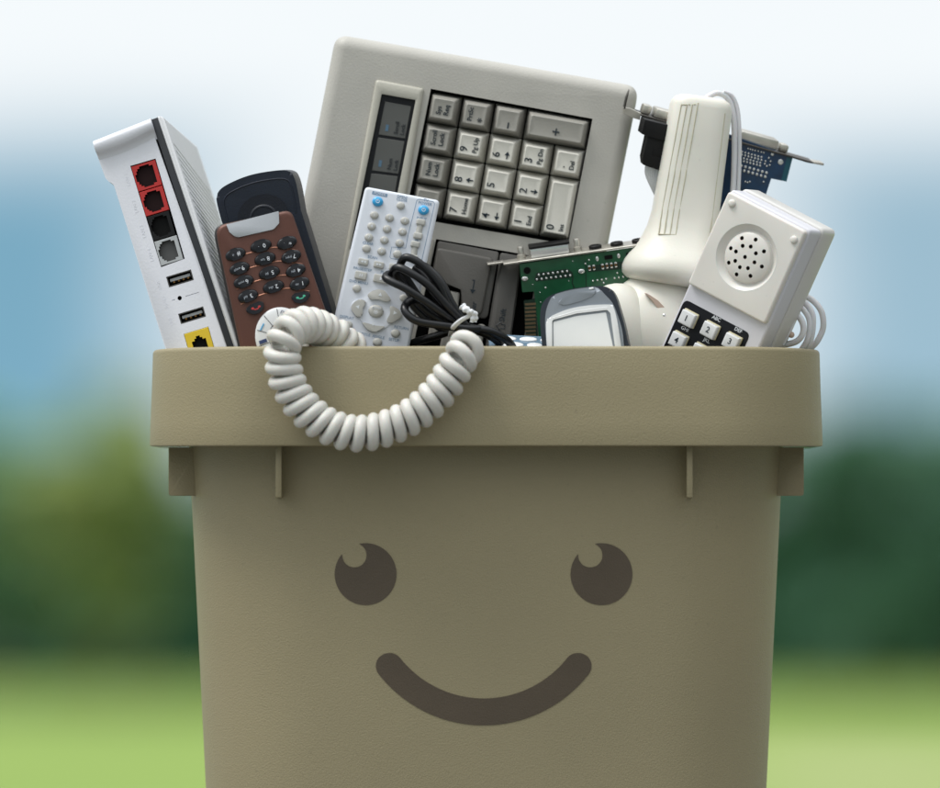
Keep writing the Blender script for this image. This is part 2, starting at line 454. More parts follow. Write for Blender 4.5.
mc = (483.7, 711.7 - 119.9); t0 = math.atan2(666 - mc[1], 389.5 - mc[0]); t1 = math.atan2(666 - mc[1], 578 - mc[0])
hw = 13.4; N = 60
outer, inner = [], []
for i in range(1, 12):                             # rounded end, left
    a = math.pi / 2 * i / 12
    d_ = hw * (1 - math.cos(a)); 
    e = hw * math.cos(a) / 119.9; h_ = hw * math.sin(a)
    outer.append((t0 + e, h_)); 
cols = outer + [(t0 + (t1 - t0) * i / N, hw) for i in range(N + 1)] + [(t1 - hw * math.cos(math.pi / 2 * i / 12) / 119.9, hw * math.sin(math.pi / 2 * i / 12)) for i in range(11, 0, -1)]
mm = MB(); vv = []; ff = []
for t, h_ in cols:
    for q in range(5):
        rad = 119.9 + h_ * (1 - q / 2); x, y = fpt(mc[0] + rad * math.cos(t), mc[1] + rad * math.sin(t)); vv.append((x, y, front_z(x, y) + .55))
for c_ in range(len(cols) - 1):
    for q in range(4): ff.append((c_ * 5 + q, c_ * 5 + q + 1, c_ * 5 + 6 + q, c_ * 5 + 5 + q))
nv_ = len(vv); bd = [c_ * 5 for c_ in range(len(cols))] + [c_ * 5 + 4 for c_ in range(len(cols) - 1, -1, -1)]
vv += [(vv[i][0], vv[i][1], vv[i][2] - 1.2) for i in bd]
ff += [(bd[i], bd[(i + 1) % len(bd)], nv_ + (i + 1) % len(bd), nv_ + i) for i in range(len(bd))]
mm.add(vv, ff, 'face_print'); mm.build('mouth', kB, bin_, smooth=35)

# ================================================================== COILED CORD
cf = Frame(373, 400, 0)
za = Z(240, 290, 3.615)
cp = za((398, 205), (372, 190), (338, 158), (300, 142), (262, 128), (215, 128), (172, 165), (155, 215), (158, 270), (170, 325), (194, 375), (225, 420), (267, 460), (315, 492), (370, 513), (425, 521), (480, 515), (535, 500), (587, 478), (637, 448), (682, 410), (722, 368), (757, 320), (785, 268), (808, 230), (828, 194))
cz = [-62, -52, -44, -34, -18, 2, 20, 26, 24, 23, 22, 22, 22, 22, 22, 22, 22, 22, 22, 22, 22, 22, 23, 24, 20, 8]
path = spline([(*cf.l(*p), z) for p, z in zip(cp, cz)], 24)
# resample evenly
L = [0]
for i in range(1, len(path)): L.append(L[-1] + (path[i] - path[i - 1]).length)
def at_len(s_):
    i = next((j for j in range(1, len(L)) if L[j] >= s_), len(L) - 1)
    t = (s_ - L[i - 1]) / max(L[i] - L[i - 1], 1e-6); return path[i - 1].lerp(path[i], t)
turns_pitch = 13.4; per = 24; RH, RT = 12.9, 6.15
total = L[-1]; nn = int(total / turns_pitch * per); hel = []; u = None
for i in range(nn + 1):
    s_ = total * i / nn; p = at_len(s_); tg = (at_len(min(s_ + 1.5, total)) - at_len(max(s_ - 1.5, 0))).normalized()
    if u is None: u = tg.cross(Vector((0, 0, 1))).normalized()
    u = (u - tg * u.dot(tg)).normalized(); w = tg.cross(u)
    a = 2 * math.pi * i / per
    hel.append(p + u * (RH * math.cos(a)) - w * (RH * math.sin(a)))
cord = thing('coiled_cord', 'white coiled telephone cord hanging in a loop over the front rim of the bin', 'cord', cf)
m = MB(); m.tube(hel, RT, 'cord_white', 12); m.build('coil', cf.k, cord, smooth=60)
m = MB(); e_ = path[-1]; m.tube(spline([e_ - (path[-1] - path[-6]), e_, e_ + Vector((6, 2, -12)), e_ + Vector((9, -12, -26)), e_ + Vector((6, -60, -34))], 8), RT, 'cord_white', 12); m.build('straight_end', cf.k, cord, smooth=60)
m = MB(); m.tube(spline([path[0] + Vector((12, -8, -8)), path[0], path[4], path[20]], 6), 8.5, 'cord_white', 14); m.build('strain_relief', cf.k, cord)

# ================================================================== ROUTER
F = Frame(150, 230, 54, -16.6, -5.4, -6.2)
zr = Z(80, 100, 3.033)
ro = thing('router', 'white upright router leaning left with coloured sockets down its front', 'router', F)
front = zr((47, 165), (75, 235), (84, 245), (100, 252), (215, 615)) ; k = F.k
tr = F.l(*zr((214, 78))[0]); tl = F.l(*zr((44, 148))[0])
le = F.ls(zr((50, 165), (76, 236), (86, 246), (101, 255)))
bl = F.l(*zr((262, 760))[0]); br = F.l(*zr((452, 745))[0])
dirv = (Vector(bl) - Vector(le[-1])).normalized()
bl2 = tuple(Vector(bl) + dirv * 8); br2 = tuple(Vector(br) + dirv * 20)
body = [tl, *le, bl2, br2, (br2[0] + 0.0, br2[1]), tr]
outline = [tl, le[0], le[1], le[2], le[3], bl2, br2, tr]
m = MB(); m.prism(rpoly(outline, [2, 4, 5, 4, 5, 6, 2, 2]), -225, 0, 'router_white', 1.2, 2)
# the sockets are real recesses
sockets = [('port_red', 'port_red_shade', [(152, 200), (228, 178), (250, 257), (175, 280)]), ('port_red', 'port_red_shade', [(175, 280), (250, 257), (272, 335), (200, 353)]),
           ('port_black', 'port_shade', [(200, 353), (272, 335), (290, 410), (222, 430)]), ('port_grey', 'port_shadow', [(222, 430), (290, 410), (318, 482), (247, 507)])]
usbs = [[(263, 538), (338, 514), (345, 547), (270, 570)], [(298, 651), (375, 627), (383, 659), (308, 680)]]
yel = [(316, 712), (390, 688), (413, 765), (338, 790)]
cut = MB()
allq = [F.ls(zr(*[(222 - 70, 200), (228, 178), (318, 482), (247, 507)]))]
def quad_axis(q):
    c = sum((Vector(p) for p in q), Vector((0, 0))) / 4
    w = ((Vector(q[1]) - Vector(q[0])).length + (Vector(q[2]) - Vector(q[3])).length) / 2
    h = ((Vector(q[3]) - Vector(q[0])).length + (Vector(q[2]) - Vector(q[1])).length) / 2
    return c.x, c.y, w, h
cut.prism(F.ls(zr((151.5, 199), (228.5, 177), (318.5, 482.5), (246.5, 508))), -22, 3, 'port_shade')
for q in usbs + [yel]:
    x, y, w, h = quad_axis(F.ls(zr(*q))); cut.box(x - w / 2, x + w / 2, y - h / 2, y + h / 2, -22, 3, 'port_shade')
x, y = F.l(180, 298.5); cut.prism(ellipse(x, y, 2.2, 2.2, 16), -12, 3, 'port_shade')
cut.box(x + 6, x + 20, y - 0.35, y + 0.35, -1, 2, 'router_white'); cut.box(x - 8, x - 5, y - 0.35, y + 0.35, -1, 2, 'router_white')
m.build('front_panel', k, ro, cut)
def socket(x, y, w, h, kk, dk, contacts=True):
    """modular socket: square frame with a stepped opening"""
    m = MB(); w, h = w - 0.6, h - 0.9
    out = rect(x, y, w, h)
    s_ = [(-.36, -.26), (-.30, -.26), (-.30, -.34), (-.2, -.34), (-.2, -.41), (.2, -.41), (.2, -.34), (.34, -.34), (.34, .34), (.2, .34), (.2, .41), (-.2, .41), (-.2, .34), (-.30, .34), (-.30, .26), (-.36, .26), (-.36, .14), (-.43, .14), (-.43, -.14), (-.36, -.14)]
    inn = [(x + a * w, y + b * h) for a, b in s_]
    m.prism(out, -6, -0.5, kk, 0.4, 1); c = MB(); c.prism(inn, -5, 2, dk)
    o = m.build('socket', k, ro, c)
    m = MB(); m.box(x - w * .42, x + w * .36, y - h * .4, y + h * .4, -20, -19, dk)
    if contacts:
        for i in range(8): m.box(x - w * .12, x + w * .33, y + h * (-.26 + i * .52 / 7) - 0.35, y + h * (-.26 + i * .52 / 7) + 0.35, -12, -4.6 - 1.5, 'copper_contact' if kk == 'port_grey' else dk)
    m.build('contacts', k, o)
for kk, dk, q in sockets: socket(*quad_axis(F.ls(zr(*q))), kk, dk)
x, y, w, h = quad_axis(F.ls(zr(*yel)))
m = MB(); m.prism(rect(x, y, w - .6, h - .6), -6, 0.4, 'port_yellow', 0.5, 1)
c = MB(); c.prism([(x - .28 * w, y - .3 * h), (x + .28 * w, y - .3 * h), (x + .28 * w, y + .12 * h), (x + .16 * w, y + .12 * h), (x + .16 * w, y + .2 * h), (x + .08 * w, y + .2 * h), (x + .08 * w, y + .28 * h), (x - .08 * w, y + .28 * h), (x - .08 * w, y + .2 * h), (x - .16 * w, y + .2 * h), (x - .16 * w, y + .12 * h), (x - .28 * w, y + .12 * h)], -5.5, 2, 'port_shade')
o = m.build('socket', k, ro, c)
for q in usbs:
    x, y, w, h = quad_axis(F.ls(zr(*q))); m = MB()
    t = 1.1
    for a in ((x - w / 2, x + w / 2, y + h / 2 - t, y + h / 2), (x - w / 2, x + w / 2, y - h / 2, y - h / 2 + t), (x - w / 2, x - w / 2 + t, y - h / 2 + t, y + h / 2 - t), (x + w / 2 - t, x + w / 2, y - h / 2 + t, y + h / 2 - t)):
        m.box(*a, -18, 0.1, 'metal_dark')
    m.box(x - w * .40, x + w * .40, y - 0.2, y + h * .24, -18, -3.0, 'port_grey')
    for i in range(4): m.box(x - w * .3 + i * w * .19, x - w * .3 + i * w * .19 + 1.8, y - 2.2, y - 0.4, -17, -2.4, 'copper_contact')
    m.build('usb_port', k, ro)
# overhanging lip along the top
n0 = Vector(tr) - Vector(tl); L0 = n0.length
m = MB(); rings = []
up = Vector((0, 1))
A = F.l(*zr((40, 124))[0]); B = F.l(*zr((216, 56))[0])
for i in range(17):
    t = i / 16; p = Vector(A).lerp(Vector(B), t)
    low = 12.0 + 3.2 * math.sin(math.pi * (t * 0.75 + 0.25)) - (1 - t) ** 3 * 1.5
    rr = []
    for (dy, dz) in ((0, -220), (0, 3), (-1.2, 7), (-3.2, 9.6), (-6, 10.2), (-low + 1.5, 8.8), (-low, 6.6), (-low - 1.2, 3.2), (-low - 4.5, 0.8), (-low - 9, -0.8), (-low - 9, -220)):
        rr.append((p.x, p.y + dy, dz))
    rings.append(rr)
m.loft(rings, 'router_white'); m.build('top_lip', k, ro, smooth=60)
# dark seam and the ribbed side shell
s0, s1 = F.l(*zr((219, 56))[0]), F.l(*zr((447, 735))[0]); dv = (Vector(s1) - Vector(s0)).normalized(); s2 = Vector(s1) + dv * 19

m = MB()
def strip(w0, w1, zf, key, mb_, top_in=0, zb=-226, bev=1.0):
    nrm = Vector((-dv.y, dv.x));  nrm = nrm if nrm.x > 0 else -nrm
    p = [Vector(s0) + nrm * w0 - dv * (-top_in), Vector(s0) + nrm * w1 + dv * top_in, s2 + nrm * w1, s2 + nrm * w0]
    mb_.prism([tuple(q) for q in p], zb, zf, key, bev, 2)
strip(-1.5, 5.6, 2.0, 'seam_dark', m, 0.5); m.build('seam', k, ro)
m = MB(); nrm = Vector((-dv.y, dv.x)); nrm = nrm if nrm.x > 0 else -nrm
p = [Vector(s0) + nrm * 5.6, Vector(s0) + nrm * 11.5 + dv * 2, s2 + nrm * 11.5, s2 + nrm * 5.6]
m.prism(rpoly([tuple(q) for q in p], [0, 4, 0, 0]), -215, 6, 'router_grey', 5, 4)
# ridges running obliquely over the side
xs = (Vector(s0) + nrm * 11.5)
nR = 28
for i in range(nR):
    a = 30 + i * 7.4
    c0 = Vector(s0) + nrm * 11.2 + dv * a; c1 = c0 + dv * 26
    for zz in (0,):
        m.tube([(c0.x, c0.y, -8), (c1.x, c1.y, -200)], .8, 'router_grey', 6, cap=False)
m.build('side_shell', k, ro, smooth=50)
# moulded lettering beside the sockets
m = MB()
for (zx, zy, tx) in ((143, 240, 'LAN 1'), (167, 322, 'LAN 2'), (191, 398, 'LAN 3'), (215, 470, 'LAN 4'), (241, 562, 'USB'), (258, 612, 'RESET'), (277, 672, 'USB')):
    x, y = F.l(*zr((zx, zy))[0]); m.text(tx, x, y, 0.05, 5.0, 'router_white', 90, d=0.14)
m.build('moulded_lettering', k, ro, smooth=None)

# ================================================================== BROWN PHONE and the NAVY ONE BEHIND IT
F = Frame(262, 275, 34, -15.2, 3, -4); k = F.k
zp = Z(200, 160, 4.15)
ph = thing('mobile_phone', 'brown mobile phone standing upside down beside the router, with dark oval keys', 'phone', F)
TL, TR_, BR, BL = F.ls(zp((60, 272), (378, 203), (545, 690), (160, 740)))
d1 = (Vector(BL) - Vector(TL)).normalized(); d2 = (Vector(BR) - Vector(TR_)).normalized()
BL = tuple(Vector(BL) + d1 * 90); BR = tuple(Vector(BR) + d2 * 110)
pl = [TL, TR_, BR, BL]
m = MB(); m.slab(pl, [12, 9, 14, 14] if ccw(pl)[0] == pl[0] else [14, 14, 9, 12], -9, 0, 'brown_shell', 4.0, 5); m.build('front_shell', k, ph)
c = sum((Vector(p) for p in pl), Vector((0, 0))) / 4
m = MB(); m.prism(rpoly([tuple(c + (Vector(p) - c) * 1.012 + Vector((-1.2, 0))) for p in pl], [12, 9, 14, 14], 6), -30, -9.2, 'phone_side', 2, 3, back=5); m.build('back_shell', k, ph)
m = MB(); m.prism(rpoly(F.ls(zp((108, 268), (326, 212), (328, 262), (305, 288), (150, 323), (122, 300))), [1, 1, 2, 6, 6, 2]), -8, 1.6, 'silver_plastic', 1.2, 3); m.build('hinge_cover', k, ph)
rows = [[((148, 393), '# o'), ((253, 358), '0 -'), ((360, 345), '* .')], [((165, 452), '9wxyz'), ((270, 412), '8tuv'), ((378, 402), '7pqrs')], [((182, 507), '6mno'), ((288, 470), '5jkl'), ((397, 460), '4ghi')], [((200, 567), '3def'), ((305, 528), '2abc'), ((413, 515), '1ao')]]
for ri, row in enumerate(rows):
    for ci, (pz, tx) in enumerate(row):
        x, y = F.l(*zp(pz)[0]); m = MB()
        rx = 11.0 if ci == 1 else 10.4; rot = (12, 1, -4)[ci]
        sh = []
        for t in range(28):
            a = 2 * math.pi * t / 28; ca, sa = math.cos(a), math.sin(a)
            sh.append((rx * math.copysign(abs(ca) ** 0.85, ca), (6.6 if sa > 0 else 5.7) * math.copysign(abs(sa) ** 0.95, sa) + (1.1 * abs(ca) * (1 if ca * (ci - 1) > 0 else -1) if ci != 1 else 0.0)))
        cr, sr = math.cos(R(rot)), math.sin(R(rot))
        m.prism([(x + a * cr - b * sr, y + a * sr + b * cr) for a, b in sh], -1, 3.0, 'navy_key', 2.4, 5, prof=0.5)
        m.text(tx[0], x + 3.2, y - 0.2, 2.95, 5.8, 'ink_white', 180 + rot, bold=0.04)
        m.text(tx[1:].strip(), x - 2.6, y - 0.3, 2.9, 3.5, 'ink_pale', 180 + rot)
        m.build('key', k, ph)
for pz, ink, rot, sg in (((232, 617), 'ink_red', 14, -1), ((418, 572), 'ink_green', -8, 1)):
    x, y = F.l(*zp(pz)[0]); m = MB()
    sh = [(-10.2, 1.5), (-6, 4.8), (4, 5.6), (9, 4.4), (10.2, 1.2), (5, -4.5), (-1, -6.0), (-6.5, -4.2)]
    sh = [((a if sg > 0 else -a), b) for a, b in sh]; sh = [(a * math.cos(R(rot)) - b * math.sin(R(rot)), a * math.sin(R(rot)) + b * math.cos(R(rot))) for a, b in sh]
    m.prism(rpoly([(x + a, y + b) for a, b in sh], 4), -1, 3.0, 'navy_key', 2.2, 4)
    arc = [(x + 3.6 * math.cos(R(a)) + .2, y + 2.6 * math.sin(R(a)) + 1.4, 3.0) for a in range(200, 345, 16)]
    m.tube(arc, 0.6, ink, 6, flat=0.4)
    for e in (arc[0], arc[-1]): m.prism(ellipse(e[0], e[1], 1.5, 1.1, 10, rot), 2.6, 3.3, ink)
    m.build('call_key', k, ph)
m = MB()
for (a, b, c_) in (((120, 415), (210, 385), (405, 375)), ((135, 478), (235, 440), (425, 432)), ((152, 537), (255, 497), (440, 490)), ((170, 600), (270, 555), (455, 545))):
    pts = spline([(*F.l(*q), 0.1) for q in zp(a, ((a[0] + b[0]) / 2, (a[1] + b[1]) / 2 - 3), b, ((b[0] + c_[0]) / 2, min(b[1], c_[1]) - 12), c_)], 8)
    m.tube(pts, 0.65, 'copper_line', 6)
m.build('trim_line', k, ph)
m = MB(); ctr = F.l(282.5, 338); m.dome(*ctr, 27, 31, -1, 3.6, 'pad_white', 0, 48, 0.35)
for a in (118, 152, 85, 52, 185, 20):
    ca, sa = math.cos(R(a)), math.sin(R(a))
    m.tube([(ctr[0] + 14 * ca, ctr[1] + 16 * sa, 3.7), (ctr[0] + 25.4 * ca, ctr[1] + 29.4 * sa, 2.9)], 0.35, 'seam_dark', 6)
for a in (135, 168): pass
m.tube([(ctr[0] + 13.5 * math.cos(R(a)), ctr[1] + 15.5 * math.sin(R(a)), 3.7) for a in range(0, 200, 8)], 0.35, 'seam_dark', 6)
x, y = F.l(*Z(215, 230, 6.85)((323, 668))[0]); m.prism(rect(x, y, 1.2, 7.5, -42), 3.2, 4.0, 'ink_cyan')
x, y = F.l(*Z(215, 230, 6.85)((330, 768))[0]); m.prism(rect(x, y, 8, 3.6, 5), 3.2, 4.0, 'ink_blue')
x, y = F.l(*Z(215, 230, 6.85)((460, 563))[0]); m.tube([(x - 2, y - 1, 3.8), (x, y + 1.4, 3.8), (x + 2, y - .6, 3.8)], 0.4, 'ink_blue', 6)
m.build('navigation_pad', k, ph)

F = Frame(262, 215, 62, -15, -7, 2); k = F.k
nv = thing('phone_handset', 'dark navy handset with a rounded top standing behind the brown phone', 'phone', F)
o_ = F.ls(zp((88, 250), (68, 168), (74, 135), (102, 108), (170, 76), (240, 56), (330, 44), (372, 50), (390, 72), (404, 120), (420, 215)))
dd = Vector((0.0, -1))
low = [(o_[-1][0] + 8, o_[-1][1] - 250), (o_[0][0] + 14, o_[0][1] - 250)]
ol = spline([(*p, 0) for p in o_], 5); ol = [(p.x, p.y) for p in ol] + low
m = MB(); m.prism(ol, -46, 0, 'navy', 4, 4, back=4); m.build('shell', k, nv)
c = (sum(p[0] for p in o_) / len(o_), o_[0][1] - 10)
m = MB(); inn = [(c[0] + (p.x - c[0]) * 0.86, c[1] + (p.y - c[1]) * 0.82) for p in spline([(*p, 0) for p in o_], 5)]
m.tube([(x, y, -0.1) for x, y in inn], .9, 'navy', 8)
m.build('rim_bead', k, nv)
x, y = F.l(*zp((262, 235))[0]); m = MB()
m.lathe([(26, -0.5), (26, 0.6), (24, 0.4), (14, 0.1), (13, 0.8), (11.6, 0.9), (11, 0.3), (4, 0.2)], x, y, 'navy_inner', 40, 1, 0.85); m.build('earpiece', k, nv)
# ================================================================== KEYBOARD
F = Frame(470, 150, 104, 10.0); k = F.k
kb = thing('keyboard', 'old beige computer keyboard standing on end with its number keys showing', 'keyboard', F)
z3 = Z(290, 20, 3.284); z4 = Z(400, 70, 3.76); z6 = Z(420, 220, 3.917); zk = Z(430, 230, 6.85)
c1, c2 = F.l(335.8, 33.5), F.l(639.5, 86.0)
dl = (Vector(F.l(305.2, 199.7)) - Vector(F.l(336.2, 41))).normalized(); dr = (Vector(F.l(604, 262)) - Vector(F.l(638, 92))).normalized()
ol = [c1, c2, tuple(Vector(c2) + dr * 500), tuple(Vector(c1) + dl * 480)]
case = MB(); case.slab(ol, 14, -38, 0, 'case_beige', 13, 8, n=8)
# recesses for the keys
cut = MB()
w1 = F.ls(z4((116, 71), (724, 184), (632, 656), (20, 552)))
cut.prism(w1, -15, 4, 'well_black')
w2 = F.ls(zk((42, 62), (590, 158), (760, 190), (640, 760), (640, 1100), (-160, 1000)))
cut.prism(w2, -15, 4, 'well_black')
case.build('case', k, kb, cut)
# back shell, a little wider, seen as a thin line along the top
m = MB(); cc = sum((Vector(p) for p in ol), Vector((0, 0))) / 4
m.prism(rpoly([tuple(cc + (Vector(p) - cc) * 1.002) for p in ol], 15, 8), -50, -38.5, 'bezel_beige', 1, 2); m.build('back_shell', k, kb)
# lamp panel: raised frame, dark surround, grey cells
fr = F.ls(z3((282, 196), (440, 226), (352, 786), (176, 780))); d = (Vector(fr[3]) - Vector(fr[0])).normalized()
fr[2] = tuple(Vector(fr[2]) + d * 140); fr[3] = tuple(Vector(fr[3]) + d * 140)
wn = F.ls(z3((301, 244), (413, 264), (352, 586), (236, 562))); d = (Vector(wn[3]) - Vector(wn[0])).normalized()
wn[2] = tuple(Vector(wn[2]) + d * 60); wn[3] = tuple(Vector(wn[3]) + d * 60)
fr, wn = ccw(fr), ccw(wn)
j0 = min(range(4), key=lambda j: (Vector(wn[j]) - Vector(fr[0])).length); wn = wn[j0:] + wn[:j0]
m = MB(); m.loft([[(x, y, z) for x, y in rpoly(P, r_, 3)] for P, z, r_ in ((fr, -2, 3), (fr, 2.0, 3), (inset(fr, .8), 3.8, 3), (inset(fr, 2.4), 5.0, 3), (inset(wn, -1.2), 5.0, 1), (wn, 4.4, 1), (wn, 0.6, 1))], 'bezel_beige', True, False)
m.prism(inset(wn, -.5), -1, 0.9, 'lcd_frame'); o = m.build('indicator_frame', k, kb)
m = MB()
cells = [((312, 268), (398, 284), (378, 390), (291, 377)), ((289, 386), (376, 399), (356, 506), (269, 495)), ((267, 504), (354, 514), (336, 620), (248, 604))]
labs = [('Scroll', 'Lock'), ('Num', 'Lock'), ('Caps', 'Lock')]
for q, lb in zip(cells, labs):
    qq = F.ls(z3(*q)); m.prism(rpoly(qq, 0.6, 2), 0.5, 1.6, 'lcd_grey', 0.4, 1)
    cx, cy = sum(p[0] for p in qq) / 4, sum(p[1] for p in qq) / 4
    for i, t in enumerate(lb): m.text(t, cx + 3.2 + i * 6.2, cy - 13.5, 2.0, 5.6, 'seam_dark', 90, 'LEFT', 0.03)
    m.prism(rect(cx - 6.5, cy - 9, 3.0, 6.5), 1.2, 1.9, 'lamp_blue')
m.build('indicator_window', k, o)
# number keys
def arrow(m, x, y, z, ang, L, key):
    c_, s_ = math.cos(R(ang)), math.sin(R(ang))
    f = lambda a, b: (x + a * c_ - b * s_, y + a * s_ + b * c_)
    m.prism([f(-L / 2, -.55), f(L * .12, -.55), f(L * .12, .55), f(-L / 2, .55)], z - .4, z + .25, key)
    m.prism([f(L * .02, -L * .34), f(L / 2, 0), f(L * .02, L * .34)], z - .4, z + .27, key)
def legend(m, cx, cy, z, lines):
    """lines read upwards; each is (text, size, dx, dy)"""
    for t, sz, dx, dy in lines:
        if t in '↑↓←→' and len(t) == 1:
            arrow(m, cx + dx, cy + dy, z, {'↑': 180, '←': 270, '↓': 0, '→': 90}[t], 7.4, 'legend')
        else: m.text(t, cx + dx, cy + dy, z, sz, 'legend', 90, 'LEFT', 0.04)
P0 = Vector(F.l(444.4, 108.8)); e1 = (Vector(F.l(557.4, 129.3)) - P0) / 3.5; e2 = (Vector(F.l(428.7, 200.3)) - P0) / 3
e1 = Vector((e1.length, 0)) if abs(e1.y) < 2 else e1
num = [('Sys|Req', 0, 0, 'd'), ('PrtSc|*', 1, 0, 'd'), ('-', 2, 0, 'd'), ('+', 3.5, 0, 'w'), ('Scroll|Lock', 0, 1, 'd'), ('9|Pg Up', 1, 1, 'l'), ('6|→', 2, 1, 'l'), ('3|Pg Dn', 3, 1, 'l'), ('.|Del', 4, 1, 'l'),
       ('Num|Lock', 0, 2, 'd'), ('8|↑', 1, 2, 'l'), ('5', 2, 2, 'l'), ('2|↓', 3, 2, 'l'), ('0|Ins', 4, 2.5, 't'), ('Esc', 0, 3, 'd'), ('7|Home', 1, 3, 'l'), ('4|←', 2, 3, 'l'), ('1|End', 3, 3, 'l')]
for tx, a, b, ty in num:
    p = P0 + e1 * a + e2 * b; W, H = 31.6, 30.4
    if ty == 'w': W += e1.length
    if ty == 't': H += e2.length
    m = MB(); z1 = 9.0
    m.keycap(p.x, p.y, W, H, -14, z1, 'key_dark' if ty in 'dw' else 'key_light', 5.0, 5.0, -1.2, -1.2, None, 1.2, 0.7)
    L_ = tx.split('|'); zt = z1 - 0.2
    bx, by = p.x - 1.4, p.y - H / 2 + 7.0
    if tx[0].isdigit():
        ln = [(L_[0], 11.0, -5.2, 0)]
        if len(L_) > 1: ln.append((L_[1], 6.5, 5.6, (3.5 if len(L_[1]) == 1 else 0)))
        legend(m, bx, by, zt, ln)
    elif tx == '.|Del': legend(m, bx, by, zt, [('.', 11, -5.0, 1), ('Del', 6.5, 5.6, 0)])
    elif tx == '-': m.prism(rect(p.x, p.y - 6, 1.3, 6), zt - 0.3, zt + 0.3, 'legend')
    elif tx == '+':
        m.prism(rect(p.x - 1, p.y - 4, 1.2, 7), zt - 0.3, zt + 0.3, 'legend'); m.prism(rect(p.x - 1, p.y - 4, 7, 1.2), zt - 0.3, zt + 0.34, 'legend')
    elif tx == 'PrtSc|*': legend(m, bx, by, zt, [('PrtSc', 6.6, -4.6, 0), ('*', 11, 7.5, 0)])
    else: legend(m, bx, by, zt, [(t, 6.8, -3.6 + 7.6 * i, 1) for i, t in enumerate(L_)])
    m.build('key', k, kb)
# large keys of the main block
m = MB()
ent = F.ls(zk((55, 72), (475, 150), (392, 612), (205, 572), (222, 398), (0, 352)))
m.prism(rpoly(ent, [3, 3, 5, 3, 3, 3], 3), -14, 0, 'key_big', 1.5, 2)
ent2 = F.ls(zk((52, 122), (432, 192), (352, 590), (212, 556), (232, 396), (14, 344)))
m.prism(rpoly(ent2, [3, 4, 6, 3, 4, 3], 3), 0, 4, 'key_big', 3, 3)
x, y = F.l(*zk((300, 392))[0]); arrow(m, x - 0.5, y - 2.5, 4.2, -90, 8.6, 'legend'); m.prism([(x - 1.0, y), (x + 0.1, y), (x + 0.1, y + 7), (x - 1.0, y + 7)], 3.8, 4.3, 'legend'); m.prism([(x - 2.6, y + 6), (x, y + 6), (x, y + 7.1), (x - 2.6, y + 7.1)], 3.8, 4.32, 'legend')
x, y = F.l(*zk((288, 590))[0]); m.text('Enter', x, y - 2, 4.1, 7.4, 'legend', 90, 'LEFT', 0.05)
m.build('key', k, kb)
m = MB()
sh = F.ls(zk((482, 152), (640, 182), (560, 700), (545, 900), (365, 900), (398, 668)))
m.prism(rpoly(sh, 3, 3), -14, 0, 'key_big', 1.5, 2)
sh2 = F.ls(zk((488, 205), (632, 222), (552, 690), (530, 860), (380, 860), (410, 660)))
m.prism(rpoly(sh2, 4, 3), 0, 4, 'key_big', 3, 3)
x, y = F.l(*zk((492, 630))[0]); m.text('Shift', x, y, 4.1, 7.6, 'legend', 90, 'LEFT', 0.05)
x, y = F.l(*zk((482, 660))[0]); sc_ = 1.0
ar = [(-4, -2), (-1, -2), (-1, -5), (3, -5), (3, 2), (3, 5), (-1, 5), (-1, 2)]
arr = [(x - 4.5, y - 0), (x + 0.5, y + 4.5), (x + 0.5, y + 2), (x + 4.5, y + 2), (x + 4.5, y - 2), (x + 0.5, y - 2), (x + 0.5, y - 4.5)]
m.tube([(a, b, 4.0) for a, b in arr], 0.5, 'legend', 6, closed=True)
m.build('key', k, kb)
for q in (((95, 410), (208, 428), (190, 540), (120, 600), (70, 560)), ((0, 640), (60, 660), (40, 760), (-20, 750)), ((330, 640), (385, 650), (350, 800), (290, 790)), ((90, 680), (300, 700), (270, 850), (60, 830)), ((10, 62), (30, 66), (-20, 320), (-60, 310))):
    m = MB(); qq = F.ls(zk(*q)); m.prism(rpoly(qq, 3, 3), -14, 2, 'key_dark', 4, 3); m.build('key', k, kb)

# ================================================================== REMOTE CONTROL
F = Frame(385, 265, 52, 11.2, 2, -5); k = F.k
z5 = Z(320, 180, 4.6375); zq = Z(340, 185, 8.752); zw = Z(330, 255, 8.752)
rc = thing('remote_control', 'white remote control with two blue power buttons leaning on the keyboard', 'remote control', F)
q = F.ls(z5((211, 28), (557, 92), (418, 760), (38, 760))); da = (Vector(q[3]) - Vector(q[0])).normalized(); db = (Vector(q[2]) - Vector(q[1])).normalized()
ol = [q[0], q[1], tuple(Vector(q[2]) + db * 80), tuple(Vector(q[3]) + da * 90)]
m = MB(); m.slab(ol, 4.5, -12, 0, 'remote_white', 3.4, 5); m.build('front_shell', k, rc)
m = MB(); cc = sum((Vector(p) for p in ol), Vector((0, 0))) / 4; m.prism(rpoly([tuple(cc + (Vector(p) - cc) * .985) for p in ol], 5, 4), -30, -12.4, 'button_grey', 1, 2, back=6); m.build('back_shell', k, rc)
def rbtn(p, rx, ry, key='button_grey', h=3.2, txt=None, ink='ink_white', tsz=4.2):
    x, y = F.l(*p); m = MB(); m.dome(x, y, rx, ry, -0.5, h, key, 0, 24, 0.6)
    if txt: m.text(txt, x, y, h - 0.25, tsz, ink, 0, bold=0.02, d=0.4)
    return m, x, y
for zz in ((329, 145), (731, 219)):
    m, x, y = rbtn(zq(zz)[0], 5.5, 4.9, 'button_blue', 4)
    m.tube([(x + 1.7 * math.cos(R(a)), y + 1.7 * math.sin(R(a)), 3.95) for a in range(125, 420, 15)], 0.34, 'ink_white', 6); m.prism(rect(x, y + 1.3, 0.7, 2.0), 3.6, 4.25, 'ink_white')
    m.build('power_button', k, rc)
rbtn(zq((530, 180))[0], 4.2, 3.8)[0].build('button', k, rc)
nums = [(300, 264), (433, 287), (567, 313), (276, 363), (411, 386), (546, 410), (252, 460), (388, 484), (522, 509), (231, 558), (364, 582), (502, 606)]
